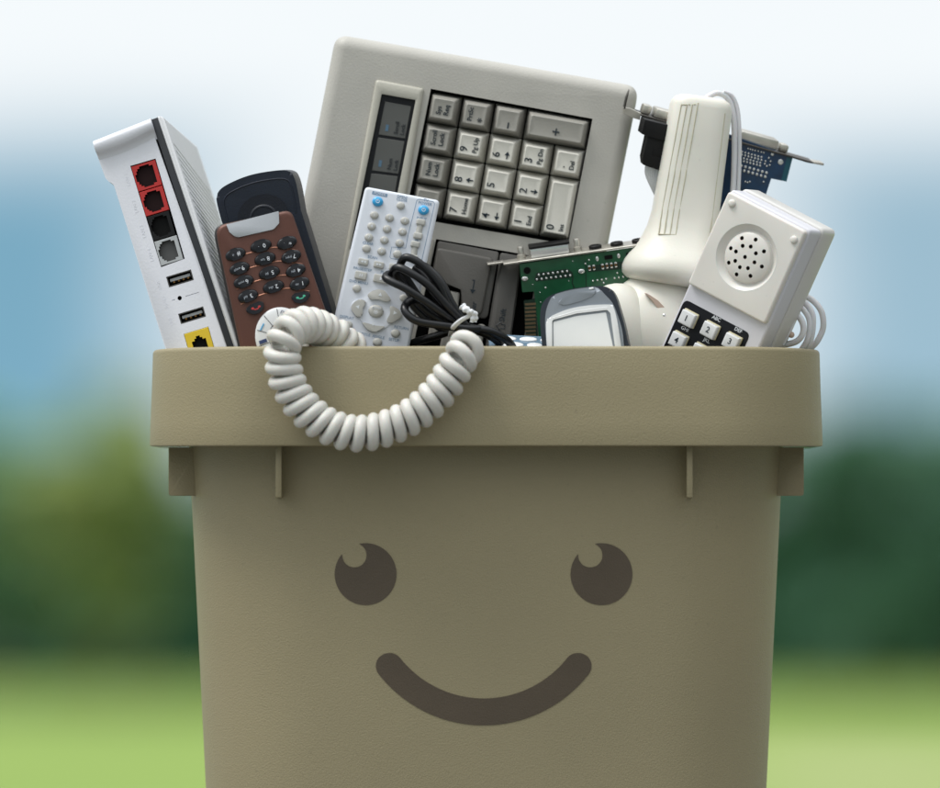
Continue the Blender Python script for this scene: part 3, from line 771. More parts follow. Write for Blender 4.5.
for i, zz in enumerate(nums): rbtn(zq(zz)[0], 4.4, 4.0, txt='123456789 0 '[i].strip() or None)[0].build('button', k, rc)
for (a, b, c_) in (((707, 325), (694, 392), (681, 445)), ((658, 520), (650, 580), (640, 640))):
    m = MB(); pa, pb, pc = F.ls(zq(a, b, c_))
    m.tube([(pa[0], pa[1], -0.6), (pb[0], pb[1], -1.0), (pc[0], pc[1], -0.6)], 3.4, 'button_grey', 12)
    for p in (pa, pc): m.prism(rpoly(rect(p[0], p[1], 9.2, 6.6), 2, 3), -1, 3.4, 'button_grey', 1.6, 3)
    m.build('rocker_button', k, rc)
def sq(zz, w, h, sym):
    x, y = F.l(*zw(zz)[0]); m = MB(); m.prism(rpoly(rect(x, y, w, h), 1.4, 3), -1, 3.2, 'button_grey', 1.2, 3)
    s_ = 1.5
    if sym in ('<<', '>>', '|<'):
        g = 1 if sym == '>>' else -1
        for o_ in (-1.3, 1.5): m.prism([(x + o_ - g * 1.2, y + 1.3), (x + o_ - g * 1.2, y - 1.3), (x + o_ + g * 1.3, y)], 3.0, 3.5, 'ink_white')
    if sym == '||':
        for o_ in (-1, 1): m.prism(rect(x + o_, y, 0.9, 2.8), 3.0, 3.5, 'ink_white')
    if sym == '>': m.prism([(x - 1.3, y + 1.8), (x - 1.3, y - 1.8), (x + 2.0, y)], 3.0, 3.5, 'ink_white')
    m.build('button', k, rc)
sq((290, 62), 10.4, 6.6, '<<'); sq((427, 88), 10.4, 6.6, '>>'); sq((562, 108), 10.4, 6.6, '|<'); sq((270, 182), 12, 8, '||'); sq((447, 212), 15.4, 8.4, '>'); sq((720, 145), 7.5, 7, '')
# ring pad: raised plate, four arrow pads, centre button
C0 = F.l(*zw((402, 495))[0]); m = MB()
m.prism(rpoly(F.ls(zw((325, 350), (470, 300), (545, 390), (632, 520), (520, 610), (430, 690), (330, 640), (178, 480), (195, 410))), 6, 4), -0.5, 0.7, 'remote_white', 0.5, 2)
m.build('pad_plate', k, rc)
for qd, (tx, ty, ta) in ((((320, 350), (372, 318), (432, 302), (478, 318), (530, 385), (528, 404), (486, 415), (430, 392), (352, 394)), (440, 350, 90)), (((312, 408), (312, 425), (285, 472), (283, 532), (250, 552), (232, 545), (188, 488), (182, 455), (215, 415), (262, 388)), (240, 458, 180)),
                         (((272, 590), (325, 602), (395, 622), (478, 628), (470, 640), (405, 676), (370, 678), (325, 655)), (376, 612, 270)), (((520, 450), (555, 455), (600, 480), (628, 520), (620, 548), (535, 605), (500, 590), (495, 570), (528, 515)), (570, 512, 0))):
    m = MB(); m.prism(rpoly(F.ls(zw(*qd)), 3, 3), -0.5, 3.6, 'button_grey', 1.4, 3)
    x, y = F.l(*zw((tx, ty))[0]); ca, sa = math.cos(R(ta)), math.sin(R(ta))
    m.prism([(x + a * ca - b * sa, y + a * sa + b * ca) for a, b in ((-1.6, 1.9), (-1.6, -1.9), (1.9, 0))], 3.3, 3.85, 'ink_white'); m.build('arrow_button', k, rc)
m = MB(); m.dome(*C0, 7.6, 6.6, -0.5, 4.2, 'button_grey', 0, 28, 0.5); m.text('ENTER', C0[0], C0[1] + 2.6, 4.0, 3.0, 'ink_white', 0, d=0.4); m.tube([(C0[0] + 1.8 * math.cos(R(a)), C0[1] - 1.3 + 1.6 * math.sin(R(a)), 4.2) for a in range(0, 360, 20)], 0.3, 'ink_white', 6, closed=True); m.dome(C0[0], C0[1] - 1.3, .8, .8, 4, 4.5, 'ink_white'); m.build('enter_button', k, rc)
for zz, r_ in (((235, 296), 4.4), ((645, 378), 4.2), ((160, 615), 4.5), ((573, 688), 4.7), ((135, 722), 4.5), ((270, 745), 4.6), ((415, 765), 4.8)): rbtn(zw(zz)[0], r_, r_ * .9)[0].build('button', k, rc)
m = MB()
def lab(pz, t, sz=3.6, zf=zq):
    x, y = F.l(*zf(pz)[0]); m.text(t, x, y, 0.12, sz, 'print_blue', 1.5, bold=0.02, d=0.15)
x, y = F.l(*zq((348, 78))[0]); m.prism(rpoly(rect(x, y, 15.5, 3.4), .6, 2), -.3, 0.15, 'print_blue'); m.text('POWER', x, y, 0.25, 3.4, 'remote_white', 0, bold=.02, d=.15)
lab((543, 103), 'OPEN/'); lab((540, 128), 'CLOSE'); lab((752, 132), 'TV', 4.2); lab((745, 160), 'POWER', 4); lab((715, 292), 'INPUT', 3.6); lab((672, 487), 'PR', 3.4); lab((245, 512), 'CLEAR', 3.6); lab((285, 635), 'SCAN', 3.8); lab((515, 560), 'TV', 3)
for pz, t, sz in (((285, 125), 'PAUSE/STEP', 3.6), ((480, 155), 'PLAY', 3.8), ((250, 240), 'DVD MENU', 3.7), ((148, 548), 'DISPLAY', 3.8), ((150, 672), 'AUDIO', 3.9), ((285, 695), 'SUBTITLE', 3.8), ((425, 720), 'ANGLE', 3.9), ((625, 640), 'RETURN', 3.9), ((560, 745), 'SETUP', 3.9)): lab(pz, t, sz, zw)
ln = [(*F.l(*p), 0.05) for p in zq((500, 545), (575, 552), (595, 440), (672, 130), (690, 120), (815, 142), (828, 160), (715, 660))]; m.tube(ln, 0.28, 'print_blue', 4)
ln = [(*F.l(*p), 0.05) for p in zq((500, 545), (452, 542), (436, 630), (445, 642), (520, 655))]; m.tube(ln, 0.28, 'print_blue', 4)
m.build('printed_marking', k, rc, smooth=None)

# ================================================================== BLACK CABLE with white twist tie
F = Frame(430, 310, 42); k = F.k
bc = thing('cable_bundle', 'black cable folded in loops and held by a white twist tie', 'cable', F)
def z5p(pts): return [(*F.l(*z5((a, b))[0]), z) for a, b, z in pts]
strands = [
    [(650, 655, 4), (590, 575, 8), (545, 480, 12), (470, 395, 14), (405, 362, 12), (376, 385, 6), (378, 420, -2), (410, 470, -8), (470, 555, -10), (560, 640, -8), (650, 690, -6)],
    [(660, 650, -2), (610, 570, 0), (560, 470, -2), (500, 410, -6), (450, 385, -10)],
    [(690, 690, 8), (590, 590, 16), (500, 490, 20), (420, 435, 20), (365, 410, 16), (342, 425, 8), (365, 460, 0), (420, 520, -5), (500, 610, -8), (640, 690, -4)],
    [(680, 690, 2), (600, 645, 14), (500, 575, 24), (400, 510, 26), (330, 475, 22), (305, 455, 16), (325, 438, 6), (370, 450, -2), (430, 540, -8), (540, 650, -10), (650, 700, -8)],
    [(740, 690, 4), (680, 692, 12), (560, 678, 22), (450, 658, 26), (400, 620, 24), (396, 585, 18), (425, 560, 8), (480, 560, 2), (540, 600, 4), (620, 665, 2), (690, 700, 0)],
    [(690, 690, -8), (640, 690, -10), (540, 720, -16), (430, 752, -30), (330, 800, -40)],
    [(420, 560, -12), (450, 600, -14), (520, 660, -14), (600, 700, -12), (680, 705, -10)],
    [(640, 680, 0), (720, 690, 4), (800, 705, 2), (870, 745, -6), (905, 790, -20)],
    [(640, 690, -6), (730, 700, -4), (800, 730, -6), (850, 770, -20)],
]
m = MB()
strands.append([(655, 665, -6), (600, 610, -4), (540, 540, -4), (490, 450, -8), (440, 400, -14)]); strands.append([(660, 695, -12), (560, 655, -14), (470, 600, -16), (430, 555, -16)])
for s_ in strands: m.tube(spline(z5p(s_), 10), 4.15, 'cable_black', 10)
m.build('cable', k, bc, smooth=60)
m = MB()
tiep = lambda L_: [(*F.l(*zk((a, b))[0]), z) for a, b, z in L_]
for dx in (-7, 7):
    m.tube(spline(tiep([(140 + dx, 725, -4), (158 + dx, 675, 22), (215 + dx, 625, 30), (262 + dx, 600, 32), (285 + dx, 580, 34)]), 8), 1.7, 'tie_white', 8)
m.tube(spline(tiep([(212, 535, 34), (245, 560, 36), (285, 575, 36), (312, 590, 34), (305, 635, 32)]), 8), lambda t: 2.6 + 0.6 * math.sin(t * 38), 'tie_white', 8)
m.tube(spline(tiep([(230, 525, 32), (270, 562, 38), (300, 580, 36), (285, 640, 34)]), 8), lambda t: 2.2 + 0.6 * math.sin(t * 30 + 1), 'tie_white', 8)
m.build('twist_tie', k, bc, smooth=60)
# ================================================================== GREEN CIRCUIT CARD
F = Frame(570, 280, 90, -8.0, 0, 10); k = F.k
zg = Z(500, 235, 6.267)
gc = thing('circuit_card', 'green circuit card with a metal bracket and three black jacks in front of the keyboard', 'circuit card', F)
m = MB(); bd = F.ls(zg((122, 190), (940, 78), (1150, 50), (1150, 700), (250, 700), (215, 352), (140, 360)))
yT_ = F.l(*zg((122, 182))[0])[1]; bd[0] = (bd[0][0], yT_); bd[1] = (bd[1][0], yT_); bd[2] = (bd[2][0], yT_); m.prism(bd, -4, 0, 'pcb_green', 0.3, 1); m.build('board', k, gc)
m = MB(); bl_, br_ = F.l(*zg((10, 188))[0]), F.l(*zg((1140, 46))[0])
yb_ = lambda x: bl_[1] + (br_[1] - bl_[1]) * (x - bl_[0]) / (br_[0] - bl_[0])
a0, a1 = F.l(*zg((118, 180))[0])[0], br_[0]
m.box(a0, a1, yb_(a0) - .2, yb_(a0) + 1.8, -34, 3, 'metal', 0.4, 1)
e0 = bl_[0]
m.prism([(e0 + 2, yb_(a0) - 0.2), (a0, yb_(a0) - .2), (a0, yb_(a0) + 1.6), (e0 + 2, yb_(a0) + 1.6)], -22, 3, 'metal', 0.3, 1)
m.box(e0 - 14, e0 + 2.5, yb_(a0) - .2, yb_(a0) + 1.6, -26, -12, 'metal', 0.3, 1)
m.build('bracket', k, gc)
yt = yb_(a0) + 1.8
def lx(zx, zy): return F.l(*zg((zx, zy))[0])[0]
m = MB(); xa, xb = lx(195, 140), lx(435, 105)
m.box(xa, xb, yt, yt + 9.5, -26, -4, 'solder', 1.2, 2); m.box(xa - 1.2, xb + 1.2, yt + 9.4, yt + 11.8, -28, -2.4, 'black_plastic', 0.8, 2)
m.build('video_socket', k, gc)
for zx, zy in ((133, 120), (487, 80)):
    m = MB(); x = lx(zx, zy)
    pr = [(4.4, 0), (4.4, 4), (3.2, 4.4), (3.2, 11), (2.6, 12.2), (0, 12.4)]
    n = 14; vs = [(x + r * math.cos(2 * math.pi * i / n), yt + h, -14 + r * math.sin(2 * math.pi * i / n)) for r, h in pr for i in range(n)]
    m.add(vs, [(j * n + i, j * n + (i + 1) % n, (j + 1) * n + (i + 1) % n, (j + 1) * n + i) for j in range(len(pr) - 1) for i in range(n)], 'metal'); m.build('standoff', k, gc)
for zx, zy in ((598, 76), (733, 58), (868, 42), (1000, 25)):
    m = MB(); x = lx(zx, zy); n = 24
    pr = [(6.4, 0), (6.4, 2.6), (5.8, 3.4), (4.0, 3.4), (3.0, 1.0), (0.0, .6)]
    vs = [(x + r * math.cos(2 * math.pi * i / n), yt + h, -13 + r * 1.3 * math.sin(2 * math.pi * i / n)) for r, h in pr for i in range(n)]
    m.add(vs, [(j * n + i, j * n + (i + 1) % n, (j + 1) * n + (i + 1) % n, (j + 1) * n + i) for j in range(len(pr) - 1) for i in range(n)], 'black_plastic'); m.build('audio_jack', k, gc)
m = MB()
def pin(zx, zy, r=1.25, h=1.4, key='solder', ry=None):
    x, y = F.l(*zg((zx, zy))[0]); m.dome(x, y, r, ry or r, 0, h, key, 0, 10)
m.prism(rpoly(F.ls(zg((228, 238), (425, 212), (462, 240), (440, 268), (222, 292), (215, 275))), 2, 3), -0.2, 0.35, 'pcb_dark')
for i in range(7): pin(243 + i * 29.5, 250 - i * 3.9)
for i in range(8): pin(231 + i * 29.8, 279 - i * 3.7)
x, y = F.l(*zg((170, 224))[0]); m.lathe([(4.0, 0.0), (4.0, 0.4), (3.3, 0.4), (3.3, -0.2)], x, y, 'pcb_dark', 20); m.prism(ellipse(x, y, 3.3, 3.3), -.4, 0.15, 'well_black')
for zx, zy in ((155, 275), (510, 228)): pin(zx, zy, 3.4, 1.6, 'solder', 2.4)
for zx, zy in ((285, 330), (432, 288), (453, 345), (255, 420), (205, 310), (455, 165), (250, 360)): pin(zx, zy, 1.0 if zx == 285 else .6, .8)
m.prism(F.ls(zg((532, 160), (538, 160), (545, 340), (538, 340))), -.2, 0.2, 'pcb_dark')
m.tube([(*F.l(*p), 0.15) for p in zg((435, 232), (458, 262), (452, 300), (470, 340))], .6, 'pcb_dark', 4)
m.prism(F.ls(zg((550, 195), (880, 150), (880, 205), (552, 232))), -.2, 0.25, 'pcb_dark')
for zx, zy in ((560, 207), (588, 203), (643, 197), (670, 192), (698, 190), (725, 186), (778, 180), (804, 177), (832, 172), (858, 169)):
    x, y = F.l(*zg((zx, zy))[0]); m.prism(rpoly(rect(x, y, 2.8, 5.6, 0), .9, 3), 0, 2.0, 'solder', .7, 2)
    m.prism(rect(x, y, 2.4, 2.2), 0, 2.3, 'copper_contact')
for zx, zy in ((680, 140), (815, 122)):
    x, y = F.l(*zg((zx, zy))[0]); m.box(x - 4, x + 4, y - 2, y + 2, 0, 1.6, 'well_black', .3, 1)
for zx, zy in ((608, 150), (743, 132), (880, 112)): pin(zx, zy, 1.7, 1.6, 'solder', 2.6)
for zx, zy in ((557, 157), (535, 180), (582, 287), (610, 283), (638, 280), (665, 275), (718, 270), (745, 266), (772, 262), (800, 258), (682, 315), (650, 300), (735, 238), (770, 230)): pin(zx, zy, 1.0, 1.1)
m.build('solder_point', k, gc)
m = MB(); m.prism(F.ls(zg((150, 412), (222, 402), (240, 700), (165, 700))), -4, -0.2, 'pcb_dark')
for i in range(10):
    a = 428 + i * 24; q = F.ls(zg((156, a), (224, a - 4), (226, a + 9), (158, a + 13))); m.prism(q, -0.3, 0.15, 'gold')
m.build('edge_contact', k, gc)

# ================================================================== POCKET DEVICE with silver framed screen
F = Frame(583, 325, 32, -8.5, -8, -3); k = F.k
pd = thing('pocket_computer', 'small grey blue pocket device with a silver framed blank screen', 'handheld', F)
ol = F.ls(zg((262, 700), (250, 560), (252, 465), (275, 410), (325, 372), (440, 338), (560, 322), (640, 320), (690, 338), (722, 385), (745, 455), (775, 560), (800, 680)))
ol = [(p.x, p.y) for p in spline([(*p, 0) for p in ol], 4)]; ol = ol + [(ol[-1][0] + 12, ol[-1][1] - 90), (ol[0][0] + 2, ol[0][1] - 90)]
m = MB(); m.prism(ol, -26, -3, 'pda_dark', 3.5, 4, back=6); m.build('side_shell', k, pd)
fp = F.ls(zg((292, 700), (283, 560), (290, 470), (318, 398), (345, 372), (440, 345), (560, 328), (612, 330), (655, 372), (702, 425), (735, 500), (765, 600), (775, 700)))
fp = [(p.x, p.y) for p in spline([(*p, 0) for p in fp], 4)]; fp = fp + [(fp[-1][0] + 8, fp[-1][1] - 80), (fp[0][0] + 2, fp[0][1] - 80)]
m = MB(); m.prism(fp, -10, 0, 'pda_blue', 4.5, 5)
m.build('front_shell', k, pd)
fr = F.ls(zg((296, 720), (290, 560), (302, 530), (335, 502), (440, 462), (560, 442), (690, 438), (712, 455), (735, 540), (762, 720)))
fr = [(p.x, p.y) for p in spline([(*p, 0) for p in fr], 4)]; d_ = F.l(*zg((300, 1000))[0])
m = MB(); m.prism(fr, -2, 1.6, 'chrome', 1.4, 4)
c = MB(); c.prism(rpoly(F.ls(zg((330, 800), (328, 532), (480, 492), (672, 470), (692, 490), (735, 800))), 3, 3), -0.4, 4, 'chrome'); m.build('screen_frame', k, pd, c)
m = MB(); m.prism(rpoly(F.ls(zg((336, 790), (334, 545), (480, 508), (664, 486), (720, 760))), 1, 2), -0.5, 0.4, 'screen_grey', .2, 1); m.build('screen', k, pd)
m = MB(); m.tube([(*F.l(*p), .8) for p in zg((330, 520), (480, 478), (676, 455))], 1.0, 'chrome', 8)
x, y = F.l(*zg((479, 402))[0]); m.tube([(x + a, y + b, 0.3) for a, b in rpoly(rect(0, 0, 2.2, 5.4), 1.0, 3)], .35, 'seam_dark', 6, closed=True); m.build('emblem', k, pd)
m = MB(); sw = F.ls(zg((360, 425), (400, 385), (480, 358), (560, 345), (605, 348), (590, 378), (520, 410), (430, 435), (385, 440)))
m.prism(rpoly(sw, 5, 3), -.5, 0.7, 'pda_blue', .7, 3); x, y = F.l(*zg((572, 335))[0]); m.box(x - 2.4, x + 2.4, y - 1, y + 1, -4, .9, 'chrome', .5, 2); m.build('grip', k, pd)

# ================================================================== GLOSSY BLUE GADGET with silver ovals, half buried
F = Frame(525, 348, 50, 4, 4, -62); k = F.k
gg = thing('pocket_gadget', 'glossy blue gadget with silver oval buttons, almost buried in front of the shift key', 'gadget', F)
m = MB(); m.prism(rpoly([(-36, 26), (36, 30), (36, -60), (-36, -60)], 6, 4), -16, 0, 'pattern_blue', 3, 4); m.build('shell', k, gg)
for (x, y, rx, ry) in ((-18, 18, 10, 5), (4, 20, 9, 4.6), (24, 21, 8, 4.5), (-14, 5, 13, 6), (10, 7, 8, 5), (27, 8, 6, 5), (-8, -10, 12, 6), (16, -8, 9, 5)):
    m = MB(); m.dome(x, y, rx, ry, -.5, 1.6, 'chrome', 8, 24, .6); m.build('button', k, gg)

# ================================================================== JOYSTICK
F = Frame(695, 190, 94, 8.3, 6, 0); k = F.k
jk = thing('joystick', 'cream joystick with a tall fluted grip', 'joystick', F)
zj = Z(600, 70, 2.8125); zl = Z(600, 240, 7.508)
def sqr(hx, hz, cx, cy, n=40, e=0.62):
    out = []
    for i in range(n):
        a = 2 * math.pi * i / n; c_, s_ = math.cos(a), math.sin(a)
        out.append((cx + hx * math.copysign(abs(c_) ** e, c_), cy, hz * math.copysign(abs(s_) ** e, s_)))
    return out
tl_ = F.l(674, 100); ctop = (F.l(669, 112)[0] + F.l(731.5, 112)[0]) / 2; yT = F.l(700, 97)[1]
prof = [(0, 19, .85), (0.6, 23, .85), (2.6, 27, .85), (6, 29.6, .85), (11, 31, .85), (40, 31.4, .86), (80, 32.2, .88), (118, 33.2, .9), (134, 35, .92), (147, 39, .95), (157, 44.0, .97), (165, 49.5, .98), (171, 52.4, .98), (177, 53.6, .98), (182, 53.0, .98), (186, 50.6, .98), (189, 46.5, .98), (191, 40, .98), (191.6, 28, .98)]
m = MB(); rings = []
for t, h, q_ in prof:
    yy = yT - t; e = 0.6 + 0.3 * max(0, min(1, (t - 120) / 50)); rings.append(sqr(h, h * q_, ctop - (max(0, t - 118) / 70) ** 1.0 * 3.0, yy, 48, e))
m.loft(rings, 'joy_cream'); m.build('grip', k, jk, smooth=60)
def grip_z(x, y):
    t = yT - y
    for i in range(len(prof) - 1):
        if prof[i][0] <= t <= prof[i + 1][0]:
            w = (t - prof[i][0]) / (prof[i + 1][0] - prof[i][0]); h = prof[i][1] * (1 - w) + prof[i + 1][1] * w; q_ = prof[i][2]; break
    else: h, q_ = 31, .9
    u_ = min(.999, abs((x - ctop) / h)); return h * q_ * (1 - u_ ** (2 / 0.6)) ** 0.3
m = MB()
for a, b in (((228, 102), (162, 466)), ((243, 102), (177, 466)), ((258, 102), (193, 466)), ((274, 98), (209, 468))):
    p, q_ = F.ls(zj(a, b)); p = Vector(F.l(*zj(a)[0], 26)); q_ = Vector(F.l(*zj(b)[0], 28))
    m.tube([(*(p.lerp(q_, i / 20)), grip_z(*p.lerp(q_, i / 20)) + 0.05) for i in range(21)], .62, 'joy_groove', 6)
for (a, b) in (((228, 102), (241, 103)), ((246, 102), (252, 102)), ((261, 102), (268, 102)), ((160, 466), (209, 468))):
    p, q_ = Vector(F.l(*zj(a)[0], 26)), Vector(F.l(*zj(b)[0], 26)); m.tube([(*(p.lerp(q_, i / 5)), grip_z(*p.lerp(q_, i / 5)) + 0.05) for i in range(6)], .55, 'joy_groove', 6)
m.build('groove', k, jk)
m = MB(); xg = ctop + 24.5
m.tube([(ctop + 22 + 2.5 * (i / 20), yT - 14 - 130 * i / 20, grip_z(ctop + 22 + 2.5 * (i / 20), yT - 14 - 130 * i / 20) + .1) for i in range(21)], .5, 'joy_groove', 6); m.build('seam', k, jk)
# base: round body with a big disc shaped knob
def ell(m, px, py, z, rx, ry, rz, key, n=40, e=1.0):
    x, y = F.l(px, py, z); vs = []; fs = []; Q = 20
    for j in range(Q + 1):
        t = math.pi * j / Q
        for i in range(n):
            a = 2 * math.pi * i / n; vs.append((x + rx * math.sin(t) * math.cos(a), y + ry * math.cos(t), z + rz * math.sin(t) * math.sin(a)))
    for j in range(Q):
        for i in range(n): fs.append((j * n + i, j * n + (i + 1) % n, (j + 1) * n + (i + 1) % n, (j + 1) * n + i))
    m.add(vs, fs, key)
m = MB(); ell(m, 658, 341, 0, 62, 72, 50, 'joy_cream'); m.build('base', k, jk, smooth=60)
m = MB(); ell(m, 652, 352, 4, 34, 64, 44, 'joy_cream'); m.build('gimbal_dome', k, jk, smooth=60)
m = MB(); ell(m, 612, 352, 20, 47, 68, 32, 'joy_cream'); m.build('knob', k, jk, smooth=60)
m = MB(); p = [F.l(*q_, 44) for q_ in zl((325, 405), (370, 430), (430, 470), (487, 530), (462, 532), (420, 520), (385, 470))]
m.prism(rpoly(p, 2, 3), 36, 44.5, 'slot_red', .5, 1); m.build('slot', k, jk)
m = MB(); x, y = F.l(*zl((474, 580))[0], 46); m.dome(x, y, 2.4, 2.6, 40, 47.5, 'solder'); m.build('screw', k, jk)
# ------------------------------------------------------------------ cable of the joystick
F = Frame(715, 110, 94); k = F.k
jc = thing('white_cable', 'white cable looping over the top of the joystick grip', 'cable', F)
pts = [(704, 106, 2), (706, 99, 0), (711, 95.2, -2), (718, 93, -6), (727, 97, -10), (732.5, 108, -12), (734.6, 130, -12), (734.6, 160, -12), (733, 195, -10), (728, 250, -6), (722, 300, -4)]
m = MB(); m.tube(spline([(*F.l(a, b), z) for a, b, z in pts], 10), 2.9, 'cable_white', 12)
m.tube(spline([(*F.l(a + 5.2, b - (0 if b > 100 else 1.6)), z - 2) for a, b, z in pts[3:]], 10), 2.2, 'cable_white', 12)
o = m.mesh('white_cable', k, 60)
cb = bpy.data.objects.new('lead', o); COL.objects.link(cb); cb.parent = jc

# ================================================================== BLUE CIRCUIT CARD
F = Frame(745, 150, 112, 14.6, 12, 9); k = F.k
zb = Z(720, 85, 6.855); zc2 = Z(610, 80, 6.567)
bcard = thing('circuit_card', 'blue circuit card with a metal bracket sticking out behind the joystick and white handset', 'circuit card', F)
m = MB(); bd = F.ls([zc2((200, 262))[0], zb((500, 490))[0], zb((458, 658))[0], zb((352, 636))[0], zb((320, 740))[0], zb((290, 900))[0], (700, 240), (690, 130)])
bd[0] = F.l(690, 121.5); m.prism(bd, -4, 0, 'pcb_blue', .3, 1)
m.prism(F.ls(zb((462, 488), (500, 497), (459, 658), (422, 650))), -4.3, 0.25, 'pcb_teal'); m.build('board', k, bcard)
m = MB(); L0_ = F.l(*zc2((160, 262))[0]); R0_ = F.l(*zb((600, 515))[0]); yy = (F.l(*zb((300, 440))[0])[1])
xl, xr = F.l(*zc2((195, 250))[0])[0], F.l(*zb((500, 480))[0])[0]
m.box(xl, xr, yy - .5, yy + 1.4, -34, 3, 'metal_dark', .4, 1)
xt, xe = F.l(*zb((600, 515))[0])[0], F.l(*zb((714, 540))[0])[0]
m.prism([(xr - .5, yy - .5), (xt, yy - 1), (xt + 6, yy - .5), (xt + 6, yy + 1.2), (xr - .5, yy + 1.4)], -24, 4, 'metal_dark', .4, 1)
m.prism(rpoly([(xt + 5, yy - .6), (xe, yy + .2), (xe, yy + 2.6), (xt + 5, yy + 1.3)], [0, 1, 1, 0]), -15, 2, 'metal', .4, 1)
q_ = F.ls(zc2((82, 190), (128, 196), (200, 228), (192, 272), (155, 262), (82, 232))); m.prism(q_, -2, 1.2, 'metal', .4, 1)
q_ = F.ls(zc2((84, 200), (100, 130), (122, 78), (118, 100), (106, 150), (96, 202))); m.prism(q_, -4, 1.6, 'metal_dark', .4, 1)
m.build('bracket', k, bcard)
def post(px0, px1, h, z0, z1, key, name, bev=1.2):
    m = MB(); a, b = F.l(*px0)[0], F.l(*px1)[0]; m.box(a, b, yy + 1.4, yy + 1.4 + h, z0, z1, key, bev, 2); m.build(name, k, bcard)
post(zc2((216, 230))[0], zc2((276, 240))[0], 9.5, -22, -9, 'metal', 'standoff', 2)
post(zc2((293, 250))[0], (700, 128), 9.5, -26, -2, 'metal', 'video_socket', 2)
post(zb((132, 390))[0], zb((398, 440))[0], 10.5, -28, -2, 'metal', 'video_socket', 2)
post(zb((420, 450))[0], zb((480, 462))[0], 8.0, -22, -9, 'metal', 'standoff', 2)
m = MB()
def pn(zx, zy, r=1.3): x, y = F.l(*zb((zx, zy))[0]); m.dome(x, y, r, r, 0, 1.3, 'solder', 0, 10)
for r_ in range(4):
    for c_ in range(7): pn(150 + c_ * 22.5 - r_ * 4.6 + (4 if r_ % 2 else 0), 458 + c_ * 5.8 + r_ * 19.5, 1.15)
for r_ in range(2):
    for c_ in range(7): pn(146 + c_ * 29 - r_ * 8, 552 + c_ * 7.8 + r_ * 27, 1.5)
for zx, zy in ((142, 418), (192, 435), (208, 440), (224, 444), (240, 448), (262, 452), (283, 458), (300, 462), (312, 520), (335, 498), (308, 538), (322, 553), (342, 546), (348, 520), (205, 660), (190, 665), (175, 660), (300, 660)): pn(zx, zy, 1.0)
pn(417, 525, 2.9); pn(360, 473, 1.7)
m.build('solder_point', k, bcard)
m = MB()
m.prism(rpoly(F.ls(zc2((200, 248), (420, 300), (420, 400), (360, 392), (225, 360), (178, 342))), .8, 2), 1, 22, 'black_plastic', 1, 2)
m.prism(rpoly(F.ls(zc2((222, 352), (420, 396), (400, 600), (330, 590), (195, 545), (190, 500))), .8, 2), 3, 20, 'black_plastic', 1, 2)
m.prism(rpoly(F.ls(zc2((258, 432), (330, 445), (318, 495), (248, 482))), .8, 2), 19, 20.6, 'black_plastic', .5, 2)
o = m.build('plug', k, bcard)
m = MB()
for i in range(16):
    a = F.l(*zc2((222 + i * 13, 552 + i * 3.2))[0]); b = F.l(*zc2((222 + i * 13, 620 + i * 6))[0]); c_ = F.l(*zc2((300 + i * 13, 780 + i * 6))[0]); d_ = F.l(*zc2((390 + i * 13, 960 + i * 6))[0])
    m.tube(spline([(*a, 12), (*b, 12), (*c_, 8), (*d_, 2)], 6), 1.05, 'ribbon', 6)
m.build('ribbon_cable', k, o)

# ================================================================== WHITE TOY HANDSET
F = Frame(746.3, 257.3, 34, 29.0, -23, 13); k = F.k
z8 = Z(640, 170, 4.376); zt = Z(670, 290, 9.4)
th = thing('toy_handset', 'white plastic handset with a round grille and black number pad leaning right', 'handset', F)
pnl = F.ls(z8((396, 92), (736, 288), (525, 672), (205, 482)))
xl = (pnl[0][0] + pnl[3][0]) / 2; xr = (pnl[1][0] + pnl[2][0]) / 2; yt_ = (pnl[0][1] + pnl[1][1]) / 2; yb2 = (pnl[2][1] + pnl[3][1]) / 2
m = MB(); m.slab([(xl, yt_), (xr, yt_), (xr, yb2), (xl, yb2)], 4, -12, 0, 'toy_white', 2.4, 5)
R1, R2 = 33.5, 26.5; c = MB(); c.prism(ellipse(0, 0, R1, R1, 64), -8, 3, 'toy_white', 0)
o = m.build('earpiece_panel', k, th, c)
m = MB(); m.lathe([(.01, -9), (R1 - .3, -9), (R1 + .1, 0.1), (R1 - .6, -0.4), (R2 + 2.2, -5.6), (R2 + .6, -6.2), (R2 - .6, -5.4), (R2 - 1.6, -2.6), (R2 - 4, -1.2), (R2 - 12, .2), (0, .8)], 0, 0, 'toy_white', 64)
c = MB()
for p in z8((445, 298), (504, 306), (397, 341), (450, 332), (485, 336), (540, 358), (421, 356), (507, 366), (461, 381), (388, 404), (418, 397), (501, 405), (531, 424), (438, 425), (473, 430), (422, 456), (482, 464)):
    x, y = F.l(*p); c.prism(ellipse(x, y, 2.1, 2.1, 16), -5, 3, 'hole_dark'); continue; m.lathe([(2.15, 0.3 - .004 * (x * x + y * y) * .6), (2.15, .95 - .0022 * (x * x + y * y)), (1.6, .9 - .0022 * (x * x + y * y)), (1.5, .75 - .0022 * (x * x + y * y)), (0, .7 - .0022 * (x * x + y * y))], x, y, 'hole_dark', 14)
m.build('grille', k, o, c, smooth=40)
for zz in ((404, 145), (671, 310)):
    m = MB(); x, y = F.l(*z8(zz)[0]); m.dome(x, y, 4.0, 4.0, -.5, 3.2, 'toy_white', 0, 24, .7)
    m.build('screw_cap', k, o)
fx0, fx1 = xl - .8, xr + 2.5
m = MB(); m.slab([(fx0, yt_ + 2.5), (fx1, yt_ + 2.5), (fx1, yb2 - 85), (fx0, yb2 - 85)], 5, -32, -6.5, 'toy_lilac', 2.6, 5); m.build('front_shell', k, th)
